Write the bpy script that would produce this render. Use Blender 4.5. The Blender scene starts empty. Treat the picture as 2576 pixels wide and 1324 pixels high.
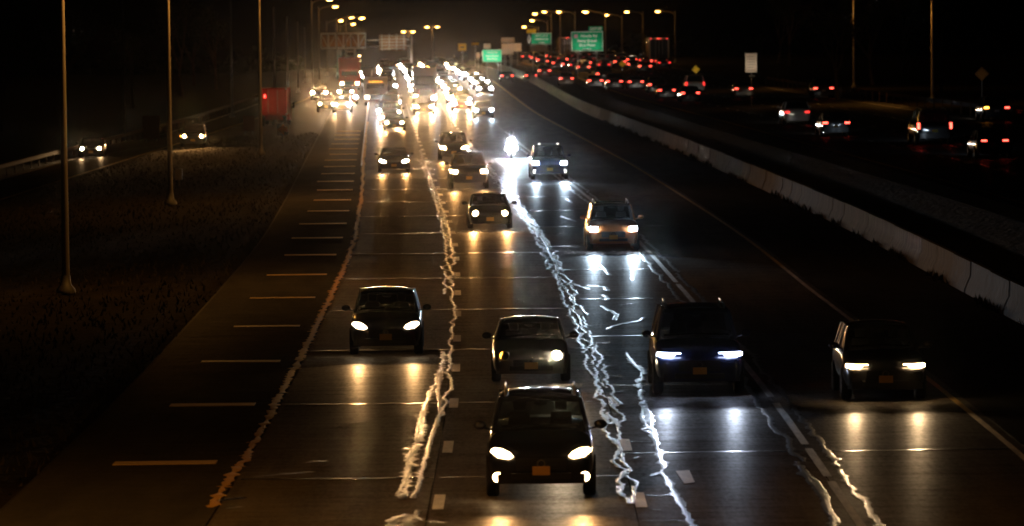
import bpy, bmesh, math, random
from mathutils import Vector, Matrix, noise
random.seed(7)
S = bpy.context.scene
COL = S.collection
R = math.radians

# ------------------------------------------------------------------ camera, world, exposure
H, F, CX, CY, HZ, ROLL = 8.4, 13200.0, 1288.0, 662.0, 67.0, 0.0105
PITCH = math.atan((CY - HZ) / F)
fwd = Vector((0, math.cos(PITCH), -math.sin(PITCH)))
up0 = Vector((0, math.sin(PITCH), math.cos(PITCH)))
c_r = (Vector((1, 0, 0)) * math.cos(ROLL) - up0 * math.sin(ROLL)).normalized()
c_u = (up0 * math.cos(ROLL) + Vector((1, 0, 0)) * math.sin(ROLL)).normalized()
cd = bpy.data.cameras.new("camera")
cam = bpy.data.objects.new("camera", cd); COL.objects.link(cam)
m = Matrix((c_r, c_u, -fwd)).transposed().to_4x4(); m.translation = Vector((0, 0, H))
cam.matrix_world = m
cd.sensor_width = 36; cd.lens = F / 2576 * 36
cd.clip_start = 1; cd.clip_end = 6000
cd.dof.use_dof = True; cd.dof.focus_distance = 145; cd.dof.aperture_fstop = 2.4
S.camera = cam

W = bpy.data.worlds.new("World"); S.world = W; W.use_nodes = True
nt = W.node_tree; bg = nt.nodes["Background"]
sky = nt.nodes.new("ShaderNodeTexSky"); sky.sky_type = 'NISHITA'; sky.sun_disc = False
sky.sun_elevation = R(1.5); sky.sun_rotation = R(200); sky.dust_density = 6; sky.air_density = 1.5
tint = nt.nodes.new("ShaderNodeMixRGB"); tint.blend_type = 'MULTIPLY'; tint.inputs[0].default_value = 1
tint.inputs[2].default_value = (1.0, .8, .68, 1)
nt.links.new(sky.outputs[0], tint.inputs[1]); nt.links.new(tint.outputs[0], bg.inputs[0])
bg.inputs[1].default_value = 0.0003
sd = bpy.data.lights.new("moon_sun", 'SUN'); sd.energy = 0.0006; sd.angle = R(.5); sd.color = (1, .9, .8)
so = bpy.data.objects.new("moon_sun", sd); COL.objects.link(so); so.rotation_euler = (R(50), 0, R(200))

S.view_settings.view_transform = 'Standard'; S.view_settings.look = 'None'
S.view_settings.exposure = 0; S.view_settings.gamma = 1; S.view_settings.use_curve_mapping = False
S.render.engine = 'CYCLES'
cy = S.cycles
cy.max_bounces = 5; cy.diffuse_bounces = 2; cy.glossy_bounces = 3; cy.transparent_max_bounces = 16; cy.volume_bounces = 0
cy.sample_clamp_indirect = 2.0; cy.caustics_reflective = False; cy.caustics_refractive = False
cy.use_light_tree = True; cy.use_denoising = True; cy.use_adaptive_sampling = False
cy.denoising_input_passes = 'RGB_ALBEDO_NORMAL'
cy.filter_width = 1.7

HL = 900.0        # power of one near headlight
RHL = 450.0      # power of the pair on a car driving away
SOD = 520.0       # power of a street lamp
HAZE = 5.5e-6

# ------------------------------------------------------------------ road geometry
XP = [(40, -1.62), (60, -1.57), (92, -1.5), (103, -1.48), (116, -1.49), (128, -1.56), (141, -1.66), (166, -1.89), (207, -2.42),
      (257, -3.55), (291, -4.42), (340, -5.7), (395, -7.1), (506, -9.9), (600, -12.2), (950, -21), (1500, -36), (2600, -66)]

def xc(d):
    n = len(XP)
    if d <= XP[0][0]: return XP[0][1]
    for i in range(n - 1):
        if d <= XP[i + 1][0]: break
    (d0, a), (d1, b) = XP[i], XP[i + 1]
    def tan(k):
        if k == 0 or k == n - 1:
            k2 = min(max(k, 1), n - 1); return (XP[k2][1] - XP[k2 - 1][1]) / (XP[k2][0] - XP[k2 - 1][0])
        return (XP[k + 1][1] - XP[k - 1][1]) / (XP[k + 1][0] - XP[k - 1][0])
    t = min(1, (d - d0) / (d1 - d0)); w = d1 - d0
    return ((2*t**3 - 3*t*t + 1) * a + (t**3 - 2*t*t + t) * w * tan(i) + (-2*t**3 + 3*t*t) * b + (t**3 - t*t) * w * tan(i + 1))

def ss(a, b, x):
    t = min(1, max(0, (x - a) / (b - a))); return t * t * (3 - 2 * t)

def lin(a, b, va, vb, x):
    t = min(1, max(0, (x - a) / (b - a))); return va + (vb - va) * t

def rise(d): return 1.2 * ss(480, 740, d) - 11 * ss(940, 1700, d)
def baroff(d): return lin(150, 345, 16.1, 17.3, d)
def yeloff(d): return lin(165, 320, 11.3, 12.4, d)
def rstep(d): return 1.5 * (1 - .35 * ss(420, 800, d))

def gz(d, off):
    z = rise(d)
    b = baroff(d) + .5
    if off > b: z += lin(b, 21, .35, rstep(d), off) + (.03 * min(16.5, off - 21) if off > 21 else 0)
    if off < -8.2: z -= min(1.0, .045 * (-8.2 - off))
    return z

def P(d, off, dz=0): return Vector((xc(d) + off, d, gz(d, off) + dz))
def yaw(d): return -math.atan((xc(d + 4) - xc(d - 4)) / 8)

def ray(px, py):
    return (fwd + c_r * ((px - CX) / F) - c_u * ((py - CY) / F))

def atd(px, py, d):
    r = ray(px, py); t = d / r.y
    return Vector((0, 0, H)) + r * t

def at(px, py, hz=0.0):
    """point hz above the ground seen at a pixel"""
    a, b = 40.0, 1800.0
    d = a
    prev = None
    while d < b:
        p = atd(px, py, d); e = p.z - (gz(d, p.x - xc(d)) + hz)
        if e < 0: break
        prev = d; d += 2.0
    lo, hi = (prev or a), d
    for _ in range(30):
        mid = (lo + hi) / 2; p = atd(px, py, mid)
        if p.z - (gz(mid, p.x - xc(mid)) + hz) > 0: lo = mid
        else: hi = mid
    p = atd(px, py, lo)
    return Vector((p.x, p.y, gz(p.y, p.x - xc(p.y))))

# ------------------------------------------------------------------ materials
MATS = {}
def mat(name, col=(.5, .5, .5), rough=.5, metal=0, spec=.5, coat=0, emit=None, es=0, bump=None, var=None, alpha=1, coatr=.06):
    if name in MATS: return MATS[name]
    M = bpy.data.materials.new(name); M.use_nodes = True; t = M.node_tree; b = t.nodes["Principled BSDF"]
    b.inputs["Base Color"].default_value = (*col, 1); b.inputs["Roughness"].default_value = rough
    b.inputs["Metallic"].default_value = metal; b.inputs["Specular IOR Level"].default_value = spec
    b.inputs["Coat Weight"].default_value = coat; b.inputs["Coat Roughness"].default_value = coatr
    if emit:
        b.inputs["Emission Color"].default_value = (*emit, 1); b.inputs["Emission Strength"].default_value = es
        M.cycles.emission_sampling = 'NONE'
    if var or bump:
        tc = t.nodes.new("ShaderNodeTexCoord")
    if var:    # (scale vec, amount, detail)
        mp = t.nodes.new("ShaderNodeMapping"); mp.inputs["Scale"].default_value = var[0]
        nz = t.nodes.new("ShaderNodeTexNoise"); nz.inputs["Scale"].default_value = 1; nz.inputs["Detail"].default_value = 6
        nz.inputs["Roughness"].default_value = .65
        t.links.new(tc.outputs["Object"], mp.inputs[0]); t.links.new(mp.outputs[0], nz.inputs["Vector"])
        rp = t.nodes.new("ShaderNodeValToRGB"); c = rp.color_ramp
        c.elements[0].position = .3; c.elements[1].position = .72
        k = var[1]
        c.elements[0].color = (*[v * (1 - k) for v in col], 1); c.elements[1].color = (*[min(1, v * (1 + k)) for v in col], 1)
        t.links.new(nz.outputs[0], rp.inputs[0]); t.links.new(rp.outputs[0], b.inputs["Base Color"])
        mr = t.nodes.new("ShaderNodeMapRange"); mr.inputs[1].default_value = .3; mr.inputs[2].default_value = .7
        mr.inputs[3].default_value = max(.03, rough - .09); mr.inputs[4].default_value = min(1, rough + .09)
        t.links.new(nz.outputs[0], mr.inputs[0]); t.links.new(mr.outputs[0], b.inputs["Roughness"])
    if bump:   # (scale vec, strength, distance)
        mp = t.nodes.new("ShaderNodeMapping"); mp.inputs["Scale"].default_value = bump[0]
        nz = t.nodes.new("ShaderNodeTexNoise"); nz.inputs["Scale"].default_value = 1; nz.inputs["Detail"].default_value = 4
        bp = t.nodes.new("ShaderNodeBump"); bp.inputs["Strength"].default_value = bump[1]; bp.inputs["Distance"].default_value = bump[2]
        t.links.new(tc.outputs["Object"], mp.inputs[0]); t.links.new(mp.outputs[0], nz.inputs["Vector"])
        t.links.new(nz.outputs[0], bp.inputs["Height"]); t.links.new(bp.outputs[0], b.inputs["Normal"])
    MATS[name] = M
    return M

def glassmat():
    M = bpy.data.materials.new("car_glass"); M.use_nodes = True; t = M.node_tree
    b = t.nodes["Principled BSDF"]; b.inputs["Base Color"].default_value = (.012, .014, .015, 1); b.inputs["Roughness"].default_value = .05
    tr = t.nodes.new("ShaderNodeBsdfTransparent"); tr.inputs[0].default_value = (.72, .86, .84, 1)
    mx = t.nodes.new("ShaderNodeMixShader"); mx.inputs[0].default_value = .9
    t.links.new(tr.outputs[0], mx.inputs[1]); t.links.new(b.outputs[0], mx.inputs[2])
    t.links.new(mx.outputs[0], t.nodes["Material Output"].inputs["Surface"])
    return M
GLASS = glassmat()
CONC = None
ASPH = mat("asphalt", (.055, .052, .05), .55, var=((1.0, .15, 1), .3), bump=((6, 6, 6), .25, .02))
RASP = mat("asphalt_far_carriageway", (.05, .05, .05), .5, var=((1.0, .15, 1), .3), bump=((3, 6, 3), .15, .02))
SEAL = mat("crack_sealant", (.02, .02, .02), .30, spec=1.0, bump=((5, 5, 5), .05, .02))
SEALB = mat("worn_edge_line", (.62, .36, .07), .6, spec=.15, bump=((4, 9, 4), .08, .03))
JOINT = mat("joint_sealant", (.03, .03, .03), .27, spec=1.0)
WHITE = mat('worn_white_road_paint', (.78, .74, .66), .5, spec=.6, var=((6, 1.5, 1), .25))
YELL = mat("worn_yellow_road_paint", (.55, .36, .07), .6, var=((6, .6, 1), .5))
GRASS = mat("verge_grass", (.022, .018, .009), .95, spec=.05, var=((.8, .25, 1), .6), bump=((3, 1.2, 3), 1, .15))
BARC = mat("barrier_concrete", (.2, .165, .13), .9, spec=.1, var=((2.5, 5.5, .5), .75), bump=((9, 9, 9), .3, .02))
RUSTY = mat('weathering_steel_rail', (.08, .045, .025), .8)
GALV = mat("galvanised_steel", (.42, .42, .43), .45, metal=.8)
POLE_DIMMED = mat("dimmed_pole_steel", (.09, .085, .08), .6, metal=.2)  # pole steel darkened so the far poles look less lit
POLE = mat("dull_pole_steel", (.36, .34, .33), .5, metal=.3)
BLK = mat("black_plastic", (.012, .012, .012), .5)
TYRE = mat("tyre_rubber", (.014, .014, .014), .8, spec=.2)
RIM = mat("alloy_rim", (.1, .1, .1), .45, metal=.8)
CHR = mat("chrome_trim", (.6, .6, .62), .15, metal=1)
DARKINT = mat("dark_interior", (.02, .02, .022), .8)
PLATE = mat("gold_plate", (.55, .3, .06), .5)
PLATEY = mat("yellow_plate", (.75, .6, .05), .5)
PLATEW = mat("white_plate", (.6, .6, .58), .5)
WARM = mat("warm_headlight", (.8, .8, .8), .2, emit=(1, .66, .32), es=110)
COOL = mat("cool_headlight", (.8, .8, .8), .2, emit=(.66, .80, 1), es=130)
NEUT = mat("white_headlight", (.8, .8, .8), .2, emit=(1, .78, .5), es=110)
FWARM = mat('far_warm_headlight', (.8, .8, .8), .2, emit=(1, .66, .32), es=1200)
FNEUT = mat('far_white_headlight', (.8, .8, .8), .2, emit=(1, .88, .7), es=1500)
FCOOL = mat('far_cool_headlight', (.8, .8, .8), .2, emit=(.7, .84, 1), es=1300)
NWARM = mat('near_warm_headlight', (.8, .8, .8), .2, emit=(1, .64, .3), es=26)
NNEUT = mat('near_white_headlight', (.8, .8, .8), .2, emit=(1, .74, .45), es=26)
NCOOL = mat('near_cool_headlight', (.8, .8, .8), .2, emit=(.62, .72, 1), es=22)
BRIL = mat("brilliant_headlight", (.8, .8, .8), .2, emit=(.8, .89, 1), es=20000)
AMB = mat("amber_lamp", (.8, .4, .05), .3, emit=(1, .38, .04), es=14)
TAIL = mat("tail_lamp", (.5, .02, .02), .3, emit=(1, .035, .03), es=2.5)
BRAKE = mat("brake_lamp", (.5, .02, .02), .3, emit=(1, .07, .045), es=7)
MARK = mat("red_marker_lamp", (.5, .02, .02), .3, emit=(1, .06, .05), es=4)
SODL = mat("sodium_lamp_lens", (.8, .6, .3), .3, emit=(1, .50, .11), es=22)
FARL = mat("far_lamp_lens", (.8, .7, .5), .3, emit=(1, .68, .32), es=20)
DIML = mat("dim_headlight", (.8, .8, .8), .2, emit=(1, .9, .75), es=6)
OFFL = mat("unlit_lamp_lens", (.06, .06, .06), .3)
PAINT = {}
def paint(name, col, metal=.3, rough=.32):
    return mat("paint_" + name, col, rough, metal=metal, coat=1)
PAINTS = dict(black=paint("black", (.008, .008, .009)), charcoal=paint("charcoal", (.03, .03, .033)), grey=paint("grey", (.13, .13, .135)),
              silver=paint("silver", (.36, .36, .37)), white=paint("white", (.62, .62, .6), 0), orange=paint("copper_orange", (.42, .13, .03)),
              navy=paint("navy", (.012, .016, .045)), red=paint("dark_red", (.28, .02, .02)), beige=paint("beige", (.4, .33, .24)))
SGREEN = mat("sign_green", (.0, .33, .13), .6, spec=.2, var=((2, 2, 2), .15))
SLGREEN = mat("sign_bright_green", (.03, .75, .36), .6, spec=.2)
SWHITE = mat("sign_white", (.8, .78, .72), .6, spec=.2)
SYEL = mat("sign_yellow", (.85, .5, .02), .6, spec=.2)
SPALE = mat("sign_pale", (.78, .62, .46), .7, spec=.2, var=((1.5, 1.5, 1.5), .12))
SBLACK = mat("sign_black", (.01, .01, .01), .6)
SBACK = mat("sign_back_brown", (.2, .1, .04), .8, spec=.1)
SORG = mat("sign_orange", (.8, .26, .03), .6, spec=.2)
REDBOX = mat("red_box_panel", (.5, .03, .015), .85, spec=.15, var=((1.5, 1.5, 1.5), .15))
BARK = mat("tree_bark", (.11, .075, .05), .9, bump=((8, 8, 2), .6, .05))
LEAF = mat("dry_leaf", (.09, .06, .025), .8)
NEEDLE = mat("dark_leaf", (.03, .04, .018), .8)

def gloss_over(M, fac, rough, streak=(.45, 1.7, 1), amt=.85):
    """worn pavement: matt ground with a thin polished film that catches lamps at grazing angles"""
    t = M.node_tree; b = t.nodes["Principled BSDF"]; b.inputs["Specular IOR Level"].default_value = 0.0
    g = t.nodes.new("ShaderNodeBsdfGlossy"); g.inputs["Roughness"].default_value = rough; g.inputs["Color"].default_value = (.9, .9, .9, 1)
    tc = t.nodes.new("ShaderNodeTexCoord"); mp = t.nodes.new("ShaderNodeMapping"); mp.inputs["Scale"].default_value = streak
    nz = t.nodes.new("ShaderNodeTexNoise"); nz.inputs["Scale"].default_value = 1; nz.inputs["Detail"].default_value = 7; nz.inputs["Roughness"].default_value = .7
    t.links.new(tc.outputs["Object"], mp.inputs[0]); t.links.new(mp.outputs[0], nz.inputs["Vector"])
    mp2 = t.nodes.new("ShaderNodeMapping"); mp2.inputs["Scale"].default_value = (11, 2.2, 1)
    nz2 = t.nodes.new("ShaderNodeTexNoise"); nz2.inputs["Scale"].default_value = 1; nz2.inputs["Detail"].default_value = 5; nz2.inputs["Roughness"].default_value = .75
    t.links.new(tc.outputs["Object"], mp2.inputs[0]); t.links.new(mp2.outputs[0], nz2.inputs["Vector"])
    av = t.nodes.new("ShaderNodeMath"); av.operation = 'ADD'; t.links.new(nz.outputs[0], av.inputs[0]); t.links.new(nz2.outputs[0], av.inputs[1])
    mr = t.nodes.new("ShaderNodeMapRange"); mr.inputs[1].default_value = .72; mr.inputs[2].default_value = 1.3
    mr.inputs[3].default_value = fac * (1 - amt); mr.inputs[4].default_value = fac * (1 + amt)
    t.links.new(av.outputs[0], mr.inputs[0])
    mx = t.nodes.new("ShaderNodeMixShader"); t.links.new(mr.outputs[0], mx.inputs[0]); t.links.new(b.outputs[0], mx.inputs[1]); t.links.new(g.outputs[0], mx.inputs[2])
    t.links.new(mx.outputs[0], t.nodes["Material Output"].inputs["Surface"])
    return M
CONC = gloss_over(mat("worn_concrete_pavement", (.10, .088, .075), .9, spec=0, var=((1.3, .10, 1), .5)), .11, .39)
gloss_over(ASPH, .03, .4); gloss_over(RASP, .1, .42)

# ------------------------------------------------------------------ mesh helpers
def link(o, parent=None, loc=None, rot=None):
    COL.objects.link(o)
    if parent: o.parent = parent
    if loc is not None: o.location = loc
    if rot is not None: o.rotation_euler = rot
    return o

def mesh(name, verts, faces, mats, smooth=None, fm=None):
    me = bpy.data.meshes.new(name); me.from_pydata([tuple(v) for v in verts], [], faces)
    for x in (mats if isinstance(mats, (list, tuple)) else [mats]): me.materials.append(x)
    if fm: me.polygons.foreach_set("material_index", fm)
    if smooth is not None:
        me.polygons.foreach_set("use_smooth", [True] * len(me.polygons)); me.set_sharp_from_angle(angle=R(smooth))
    me.update(); return me

class MB:
    def __init__(s): s.v = []; s.f = []; s.m = []
    def add(s, vs, fs, mi=0):
        n = len(s.v); s.v += [Vector(v) for v in vs]; s.f += [tuple(i + n for i in f) for f in fs]; s.m += [mi] * len(fs); return s
    def box(s, x0, x1, y0, y1, z0, z1, mi=0):
        return s.add([(x0, y0, z0), (x1, y0, z0), (x1, y1, z0), (x0, y1, z0), (x0, y0, z1), (x1, y0, z1), (x1, y1, z1), (x0, y1, z1)],
                     [(3, 2, 1, 0), (4, 5, 6, 7), (0, 1, 5, 4), (1, 2, 6, 5), (2, 3, 7, 6), (3, 0, 4, 7)], mi)
    def loft(s, rings, mi=0, cap=True, closed=True):
        n = len(rings[0]); vs = [p for r in rings for p in r]; fs = []
        for i in range(len(rings) - 1):
            for j in range(n if closed else n - 1):
                k = (j + 1) % n; fs.append((i * n + j, i * n + k, (i + 1) * n + k, (i + 1) * n + j))
        if cap and closed: fs += [tuple(range(n - 1, -1, -1)), tuple((len(rings) - 1) * n + j for j in range(n))]
        return s.add(vs, fs, mi)
    def tube(s, pts, rad, n=8, mi=0):
        pts = [Vector(p) for p in pts]; rings = []
        for i, p in enumerate(pts):
            a = pts[max(0, i - 1)]; b = pts[min(len(pts) - 1, i + 1)]; d = (b - a).normalized()
            u = d.cross(Vector((0, 0, 1)))
            if u.length < 1e-4: u = Vector((1, 0, 0))
            u.normalize(); w = u.cross(d); r = rad[i] if isinstance(rad, (list, tuple)) else rad
            rings.append([p + (u * math.cos(k * 2 * math.pi / n) + w * math.sin(k * 2 * math.pi / n)) * r for k in range(n)])
        return s.loft(rings, mi)
    def beam(s, a, b, wx, wy, mi=0):
        a = Vector(a); b = Vector(b)
        o = [(-wx, -wy), (wx, -wy), (wx, wy), (-wx, wy)]
        return s.loft([[a + Vector((x, y, 0)) for x, y in o], [b + Vector((x, y, 0)) for x, y in o]], mi)
    def lathe(s, prof, axis='X', n=20, c=(0, 0, 0), mi=0):
        c = Vector(c); rings = []
        for k in range(n):
            a = 2 * math.pi * k / n; ca, sa = math.cos(a), math.sin(a)
            rings.append([c + (Vector((h, r * ca, r * sa)) if axis == 'X' else Vector((r * ca, h, r * sa)) if axis == 'Y' else Vector((r * ca, r * sa, h))) for h, r in prof])
        vs = [p for r in rings for p in r]; q = len(prof); fs = []
        for k in range(n):
            k2 = (k + 1) % n
            for j in range(q - 1): fs.append((k * q + j, k2 * q + j, k2 * q + j + 1, k * q + j + 1))
        return s.add(vs, fs, mi)
    def ball(s, c, r, n=10, mi=0):
        c = Vector(c); r = Vector(r) if not isinstance(r, (int, float)) else Vector((r, r, r)); rings = []
        q = max(4, n // 2 + 1)
        for i in range(q + 1):
            t = math.pi * (i + .02 * (i == 0) - .02 * (i == q)) / q
            rings.append([c + Vector((r.x * math.sin(t) * math.cos(2 * math.pi * k / n), r.y * math.sin(t) * math.sin(2 * math.pi * k / n), r.z * math.cos(t))) for k in range(n)])
        return s.loft(rings, mi)
    def mesh(s, name, mats, smooth=None): return mesh(name, s.v, s.f, mats, smooth, s.m if len(set(s.m)) > 1 else None)
    def obj(s, name, mats, parent=None, smooth=None, loc=None, rot=None):
        return link(bpy.data.objects.new(name, s.mesh(name, mats, smooth)), parent, loc, rot)

def tag(o, label=None, cat=None, group=None, kind=None):
    if label: o["label"] = label
    if cat: o["category"] = cat
    if group: o["group"] = group
    if kind: o["kind"] = kind
    return o

def empty(name, loc=(0, 0, 0), rz=0):
    o = bpy.data.objects.new(name, None); o.empty_display_size = .2
    return link(o, None, loc, (0, 0, rz))

def strip(mb, offs, d0, d1, step, z, mi=0):
    """sheet following the road between two offsets (functions or numbers)"""
    ds = []; d = d0
    while d < d1 - 1e-6: ds.append(d); d += step
    ds.append(d1)
    n = len(offs); vs = []; fs = []
    for d in ds:
        for o in offs:
            oo = o(d) if callable(o) else o
            vs.append(P(d, oo, z))
    for i in range(len(ds) - 1):
        for j in range(n - 1): fs.append((i * n + j, i * n + j + 1, (i + 1) * n + j + 1, (i + 1) * n + j))
    return mb.add(vs, fs, mi)

# ------------------------------------------------------------------ ground and roads
mb = MB()
offs = [-700, -260, -120, -60, -45, -36, -30, -26, -22, -18, -14, -11, -8.2, -7.9]
ds = [20, 40, 60, 80] + list(range(100, 520, 20)) + list(range(520, 1700, 40)) + [1800, 2000, 2400]
def gadd(offs, dz):
    n = len(offs); vs = []; fs = []
    for d in ds:
        for o in offs:
            oo = o(d) if callable(o) else o
            p = P(d, oo, dz)
            far = max(0, abs(oo) - 40)
            p.z += (noise.noise(Vector((p.x * .08, p.y * .03, 0))) * .25 if oo < -8.5 or oo > 38 else 0)
            vs.append(p)
    for i in range(len(ds) - 1):
        for j in range(n - 1): fs.append((i * n + j, i * n + j + 1, (i + 1) * n + j + 1, (i + 1) * n + j))
    mb.add(vs, fs)
gadd(offs + [-7.8, 0, 8, lambda d: baroff(d) - .2, lambda d: baroff(d) + .51, 21, 30, 37.5, 38.2, 42, 60, 120, 260, 700], -.06)
ground = mb.obj("ground", GRASS, smooth=40); tag(ground, kind="structure")

# oncoming carriageway: sub-base, concrete slabs, shoulder
road = empty("roadway", P(100, 0)); road.location = (0, 0, 0); tag(road, kind="structure")
mb = MB(); strip(mb, [-7.6, -4, 0, 4, 8, lambda d: baroff(d) - .28], 40, 1500, 15, -.035)
mb.obj("pavement_base", mat("joint_base", (.03, .028, .026), .8), road)
LANES = [(-3.72, .0), (.0, 3.6), (3.6, 7.27), (7.27, None)]
J0, JS = 97.7, 19.45
slabm = []
for li, (a, b) in enumerate(LANES):
    for k in range(-3, 22):
        d0 = J0 + k * JS + (.0 if li < 2 else 5.2); d1 = d0 + JS
        mb = MB(); g = .012
        bb = b if b is not None else (lambda d: yeloff(d) + .25)
        rings = []
        nseg = 5
        tilt = random.uniform(-.004, .004)
        for i in range(nseg + 1):
            d = d0 + g + (d1 - d0 - 2 * g) * i / nseg
            bo = bb(d) if callable(bb) else bb
            z = random.uniform(-.0015, .0015) + tilt * (i / nseg - .5)
            c = P(d, 0)
            rings.append([P(d, a + g, z - .03), P(d, a + g, z), P(d, bo - g, z), P(d, bo - g, z - .03)])
        mb.loft(rings)
        mb.obj("slab", CONC, road)
    # beyond the slabs that can be told apart
    mb = MB(); e = J0 + 22 * JS + (.0 if li < 2 else 5.2)
    strip(mb, [a + .01, (b - .01) if b is not None else (lambda d: yeloff(d) + .24)], e + .02, 1500, 20, 0)
    o = mb.obj("far_slabs", CONC, road); o["kind"] = "stuff"
mb = MB(); strip(mb, [-7.5, -3.74], 40, 1500, 12, -.004); mb.obj("outer_shoulder", ASPH, road)
mb = MB(); strip(mb, [lambda d: yeloff(d) + .27, lambda d: baroff(d) - .3], 40, 1500, 12, -.004); mb.obj("inner_shoulder", ASPH, road)

# painted lines
d = 53.6 + 0
k = 0
DASH0 = 8.4 * F / (1258 - HZ) * 1.0
while True:
    d0 = 91.2 - 12.2 * 3 + 12.2 * k; k += 1
    if d0 > 560: break
    for o, w in ((0.16, .1), (3.72, .1)):
        if o > 1 and 126 < d0 < 200 and k % 3: continue
        mb = MB(); strip(mb, [o - w, o + w], d0, d0 + 2.9, 1.45, .006)
        mb.obj("lane_dash", WHITE, road)
for s0, s1 in ((60, 96), (97, 103.5), (104.5, 116), (118, 139), (141, 170), (171, 205), (209, 240), (242, 300), (302, 420)):
    mb = MB(); strip(mb, [7.22, 7.38], s0, s1, 4, .006); mb.obj("lane_line", mat("faded_white_paint", (.32, .3, .27), .6, var=((7, .8, 1), .6)), road)
mb = MB(); strip(mb, [lambda d: yeloff(d) - .07, lambda d: yeloff(d) + .07], 60, 700, 6, .006); mb.obj("yellow_edge_line", YELL, road)
mb = MB(); strip(mb, [-3.98, -3.86], 320, 900, 8, .006); mb.obj("white_edge_line", WHITE, road)
# raised bars across the outer shoulder
BARM = mat('shoulder_bar_paint', (.75, .52, .2), .45, spec=.5, var=((2, 8, 1), .2))
for k in range(-1, 22):
    d = 101.2 + 15.55 * k + random.uniform(-.2, .2)
    mb = MB(); l = 2.15 + random.uniform(-.12, .1); dp = .75 + random.uniform(-.1, .1); sk = random.uniform(-.12, .12)
    mb.loft([[P(d + sk, -4.1 - l, 0), P(d + sk, -4.1 - l, .012), P(d + dp + sk, -4.1 - l, .012), P(d + dp + sk, -4.1 - l, 0)],
             [P(d, -4.3, 0), P(d, -4.3, .012), P(d + dp, -4.3, .012), P(d + dp, -4.3, 0)]])
    mb.obj("shoulder_stripe", BARM, road)

# joint sealant across the lanes
for li, (a, b) in enumerate(LANES):
    for k in range(-1, 22):
        d = J0 + k * JS + (.0 if li < 2 else 5.2)
        if li == 3 and k % 2: continue
        b2 = b if b is not None else yeloff(d)
        segs = [(a + .1, b2 - .1)]
        if random.random() < .5 and li < 3:
            q = random.uniform(a + 1, b2 - 1); segs = [(a + .1, q - .12), (q + .1, b2 - .1)]
        for s0, s1 in segs:
            n = 8; vs = []; fs = []
            for i in range(n + 1):
                o = s0 + (s1 - s0) * i / n
                w = (.10 if li in (0, 2) else .07) * random.uniform(.6, 1.2) * (1 + .6 * min(1, max(0, d - 150) / 200))
                dd = d + .05 * math.sin(o * 1.3 + k) + random.uniform(-.015, .015)
                vs += [P(dd - w, o, .005), P(dd, o, .0056 + random.uniform(-.0004, .0004)), P(dd + w, o, .005)]
            for i in range(n): fs += [(3*i, 3*i+3, 3*i+4, 3*i+1), (3*i+1, 3*i+4, 3*i+5, 3*i+2)]
            me = mesh("joint_seal", vs, fs, JOINT, 80); link(bpy.data.objects.new("joint_seal", me), road)

# crack sealing: domed wiggling strips poured along the lane joints
def snake(pts, width, name="crack_seal", m=SEAL, jit=.6, h=.0075, res=.28, wander=0.0):
    """pts: (off, d) control points"""
    path = []
    for (o0, d0), (o1, d1) in zip(pts, pts[1:]):
        n = max(1, int(max(abs(d1 - d0) / res, abs(o1 - o0) / .12)))
        for i in range(n):
            t = i / n; path.append((o0 + (o1 - o0) * t, d0 + (d1 - d0) * t))
    path.append(pts[-1]); sd = random.uniform(0, 99); vs = []; fs = []
    for i, (o, d) in enumerate(path):
        o += wander * noise.noise(Vector((d * .35, sd, 0))) + .35 * wander * noise.noise(Vector((d * 1.3, sd, 5)))
        w = width * (1 + jit * noise.noise(Vector((d * 2.1 + o * 4, sd, 9)))) * .5
        a = path[max(0, i - 1)]; b = path[min(len(path) - 1, i + 1)]
        tx, ty = b[0] - a[0], b[1] - a[1]; L = math.hypot(tx, ty) or 1; nx, ny = ty / L, -tx / L
        o += .035 * noise.noise(Vector((d * 2.7, sd, 31))) + .02 * random.uniform(-1, 1) * jit
        wl = w * (1 + jit * .9 * random.uniform(-.6, .8)); wr_ = w * (1 + jit * .9 * random.uniform(-.6, .8))
        vs += [P(d - ny * wl, o - nx * wl, .0045), P(d - ny * wl * .8, o - nx * wl * .8, h), P(d + ny * wr_ * .8, o + nx * wr_ * .8, h), P(d + ny * wr_, o + nx * wr_, .0045)]
    for i in range(len(path) - 1):
        for j in range(3): fs.append((4*i+j, 4*i+j+1, 4*i+4+j+1, 4*i+4+j))
    me = mesh(name, vs, fs, m, 80)
    return link(bpy.data.objects.new(name, me), road)

def along(off, d0, d1, width, wander, gap=.12, lo=5, hi=18, m=SEAL, jit=.6):
    d = d0
    while d < d1:
        L = random.uniform(lo, hi); e = min(d1, d + L)
        snake([(off + random.uniform(-.04, .04), d), (off + random.uniform(-.05, .05), (d + e) / 2), (off + random.uniform(-.04, .04), e)], width, m=m, wander=wander, jit=jit)
        d = e + (random.uniform(.1, 1.2) if random.random() < gap else 0)

def pxo(x, y):
    p = at(x, y); return (p.x - xc(p.y), p.y)

# between first and second lane: a thin wandering line, a broad poured stretch near the viewer
along(-.02, 112, 170, .08, .18)
along(-.02, 170, 360, .10, .2, jit=1)
along(-.24, 165, 330, .08, .2, gap=.4, lo=3, hi=9, jit=.9)
snake([pxo(*q) for q in ((1116, 885), (1112, 930), (1088, 985), (1072, 1020), (1065, 1060), (1058, 1100), (1040, 1140), (1030, 1180), (1020, 1230), (1012, 1258))], .12, jit=1.5)
snake([pxo(*q) for q in ((1112, 930), (1102, 985), (1108, 1040), (1092, 1085), (1080, 1120), (1066, 1170), (1050, 1230), (1040, 1255))], .09, jit=.7)
snake([pxo(*q) for q in ((1075, 1010), (1050, 1075), (1048, 1120), (1025, 1150), (1022, 1200), (1000, 1245))], .07, jit=.9)
for q in (((1015, 1128), (1060, 1133)), ((1012, 1143), (1050, 1147)), ((1030, 1190), (1062, 1192)), ((1022, 1215), (1052, 1213)), ((1010, 1235), (1045, 1240))):
    snake([pxo(*a) for a in q], .1, jit=1.0)
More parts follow.
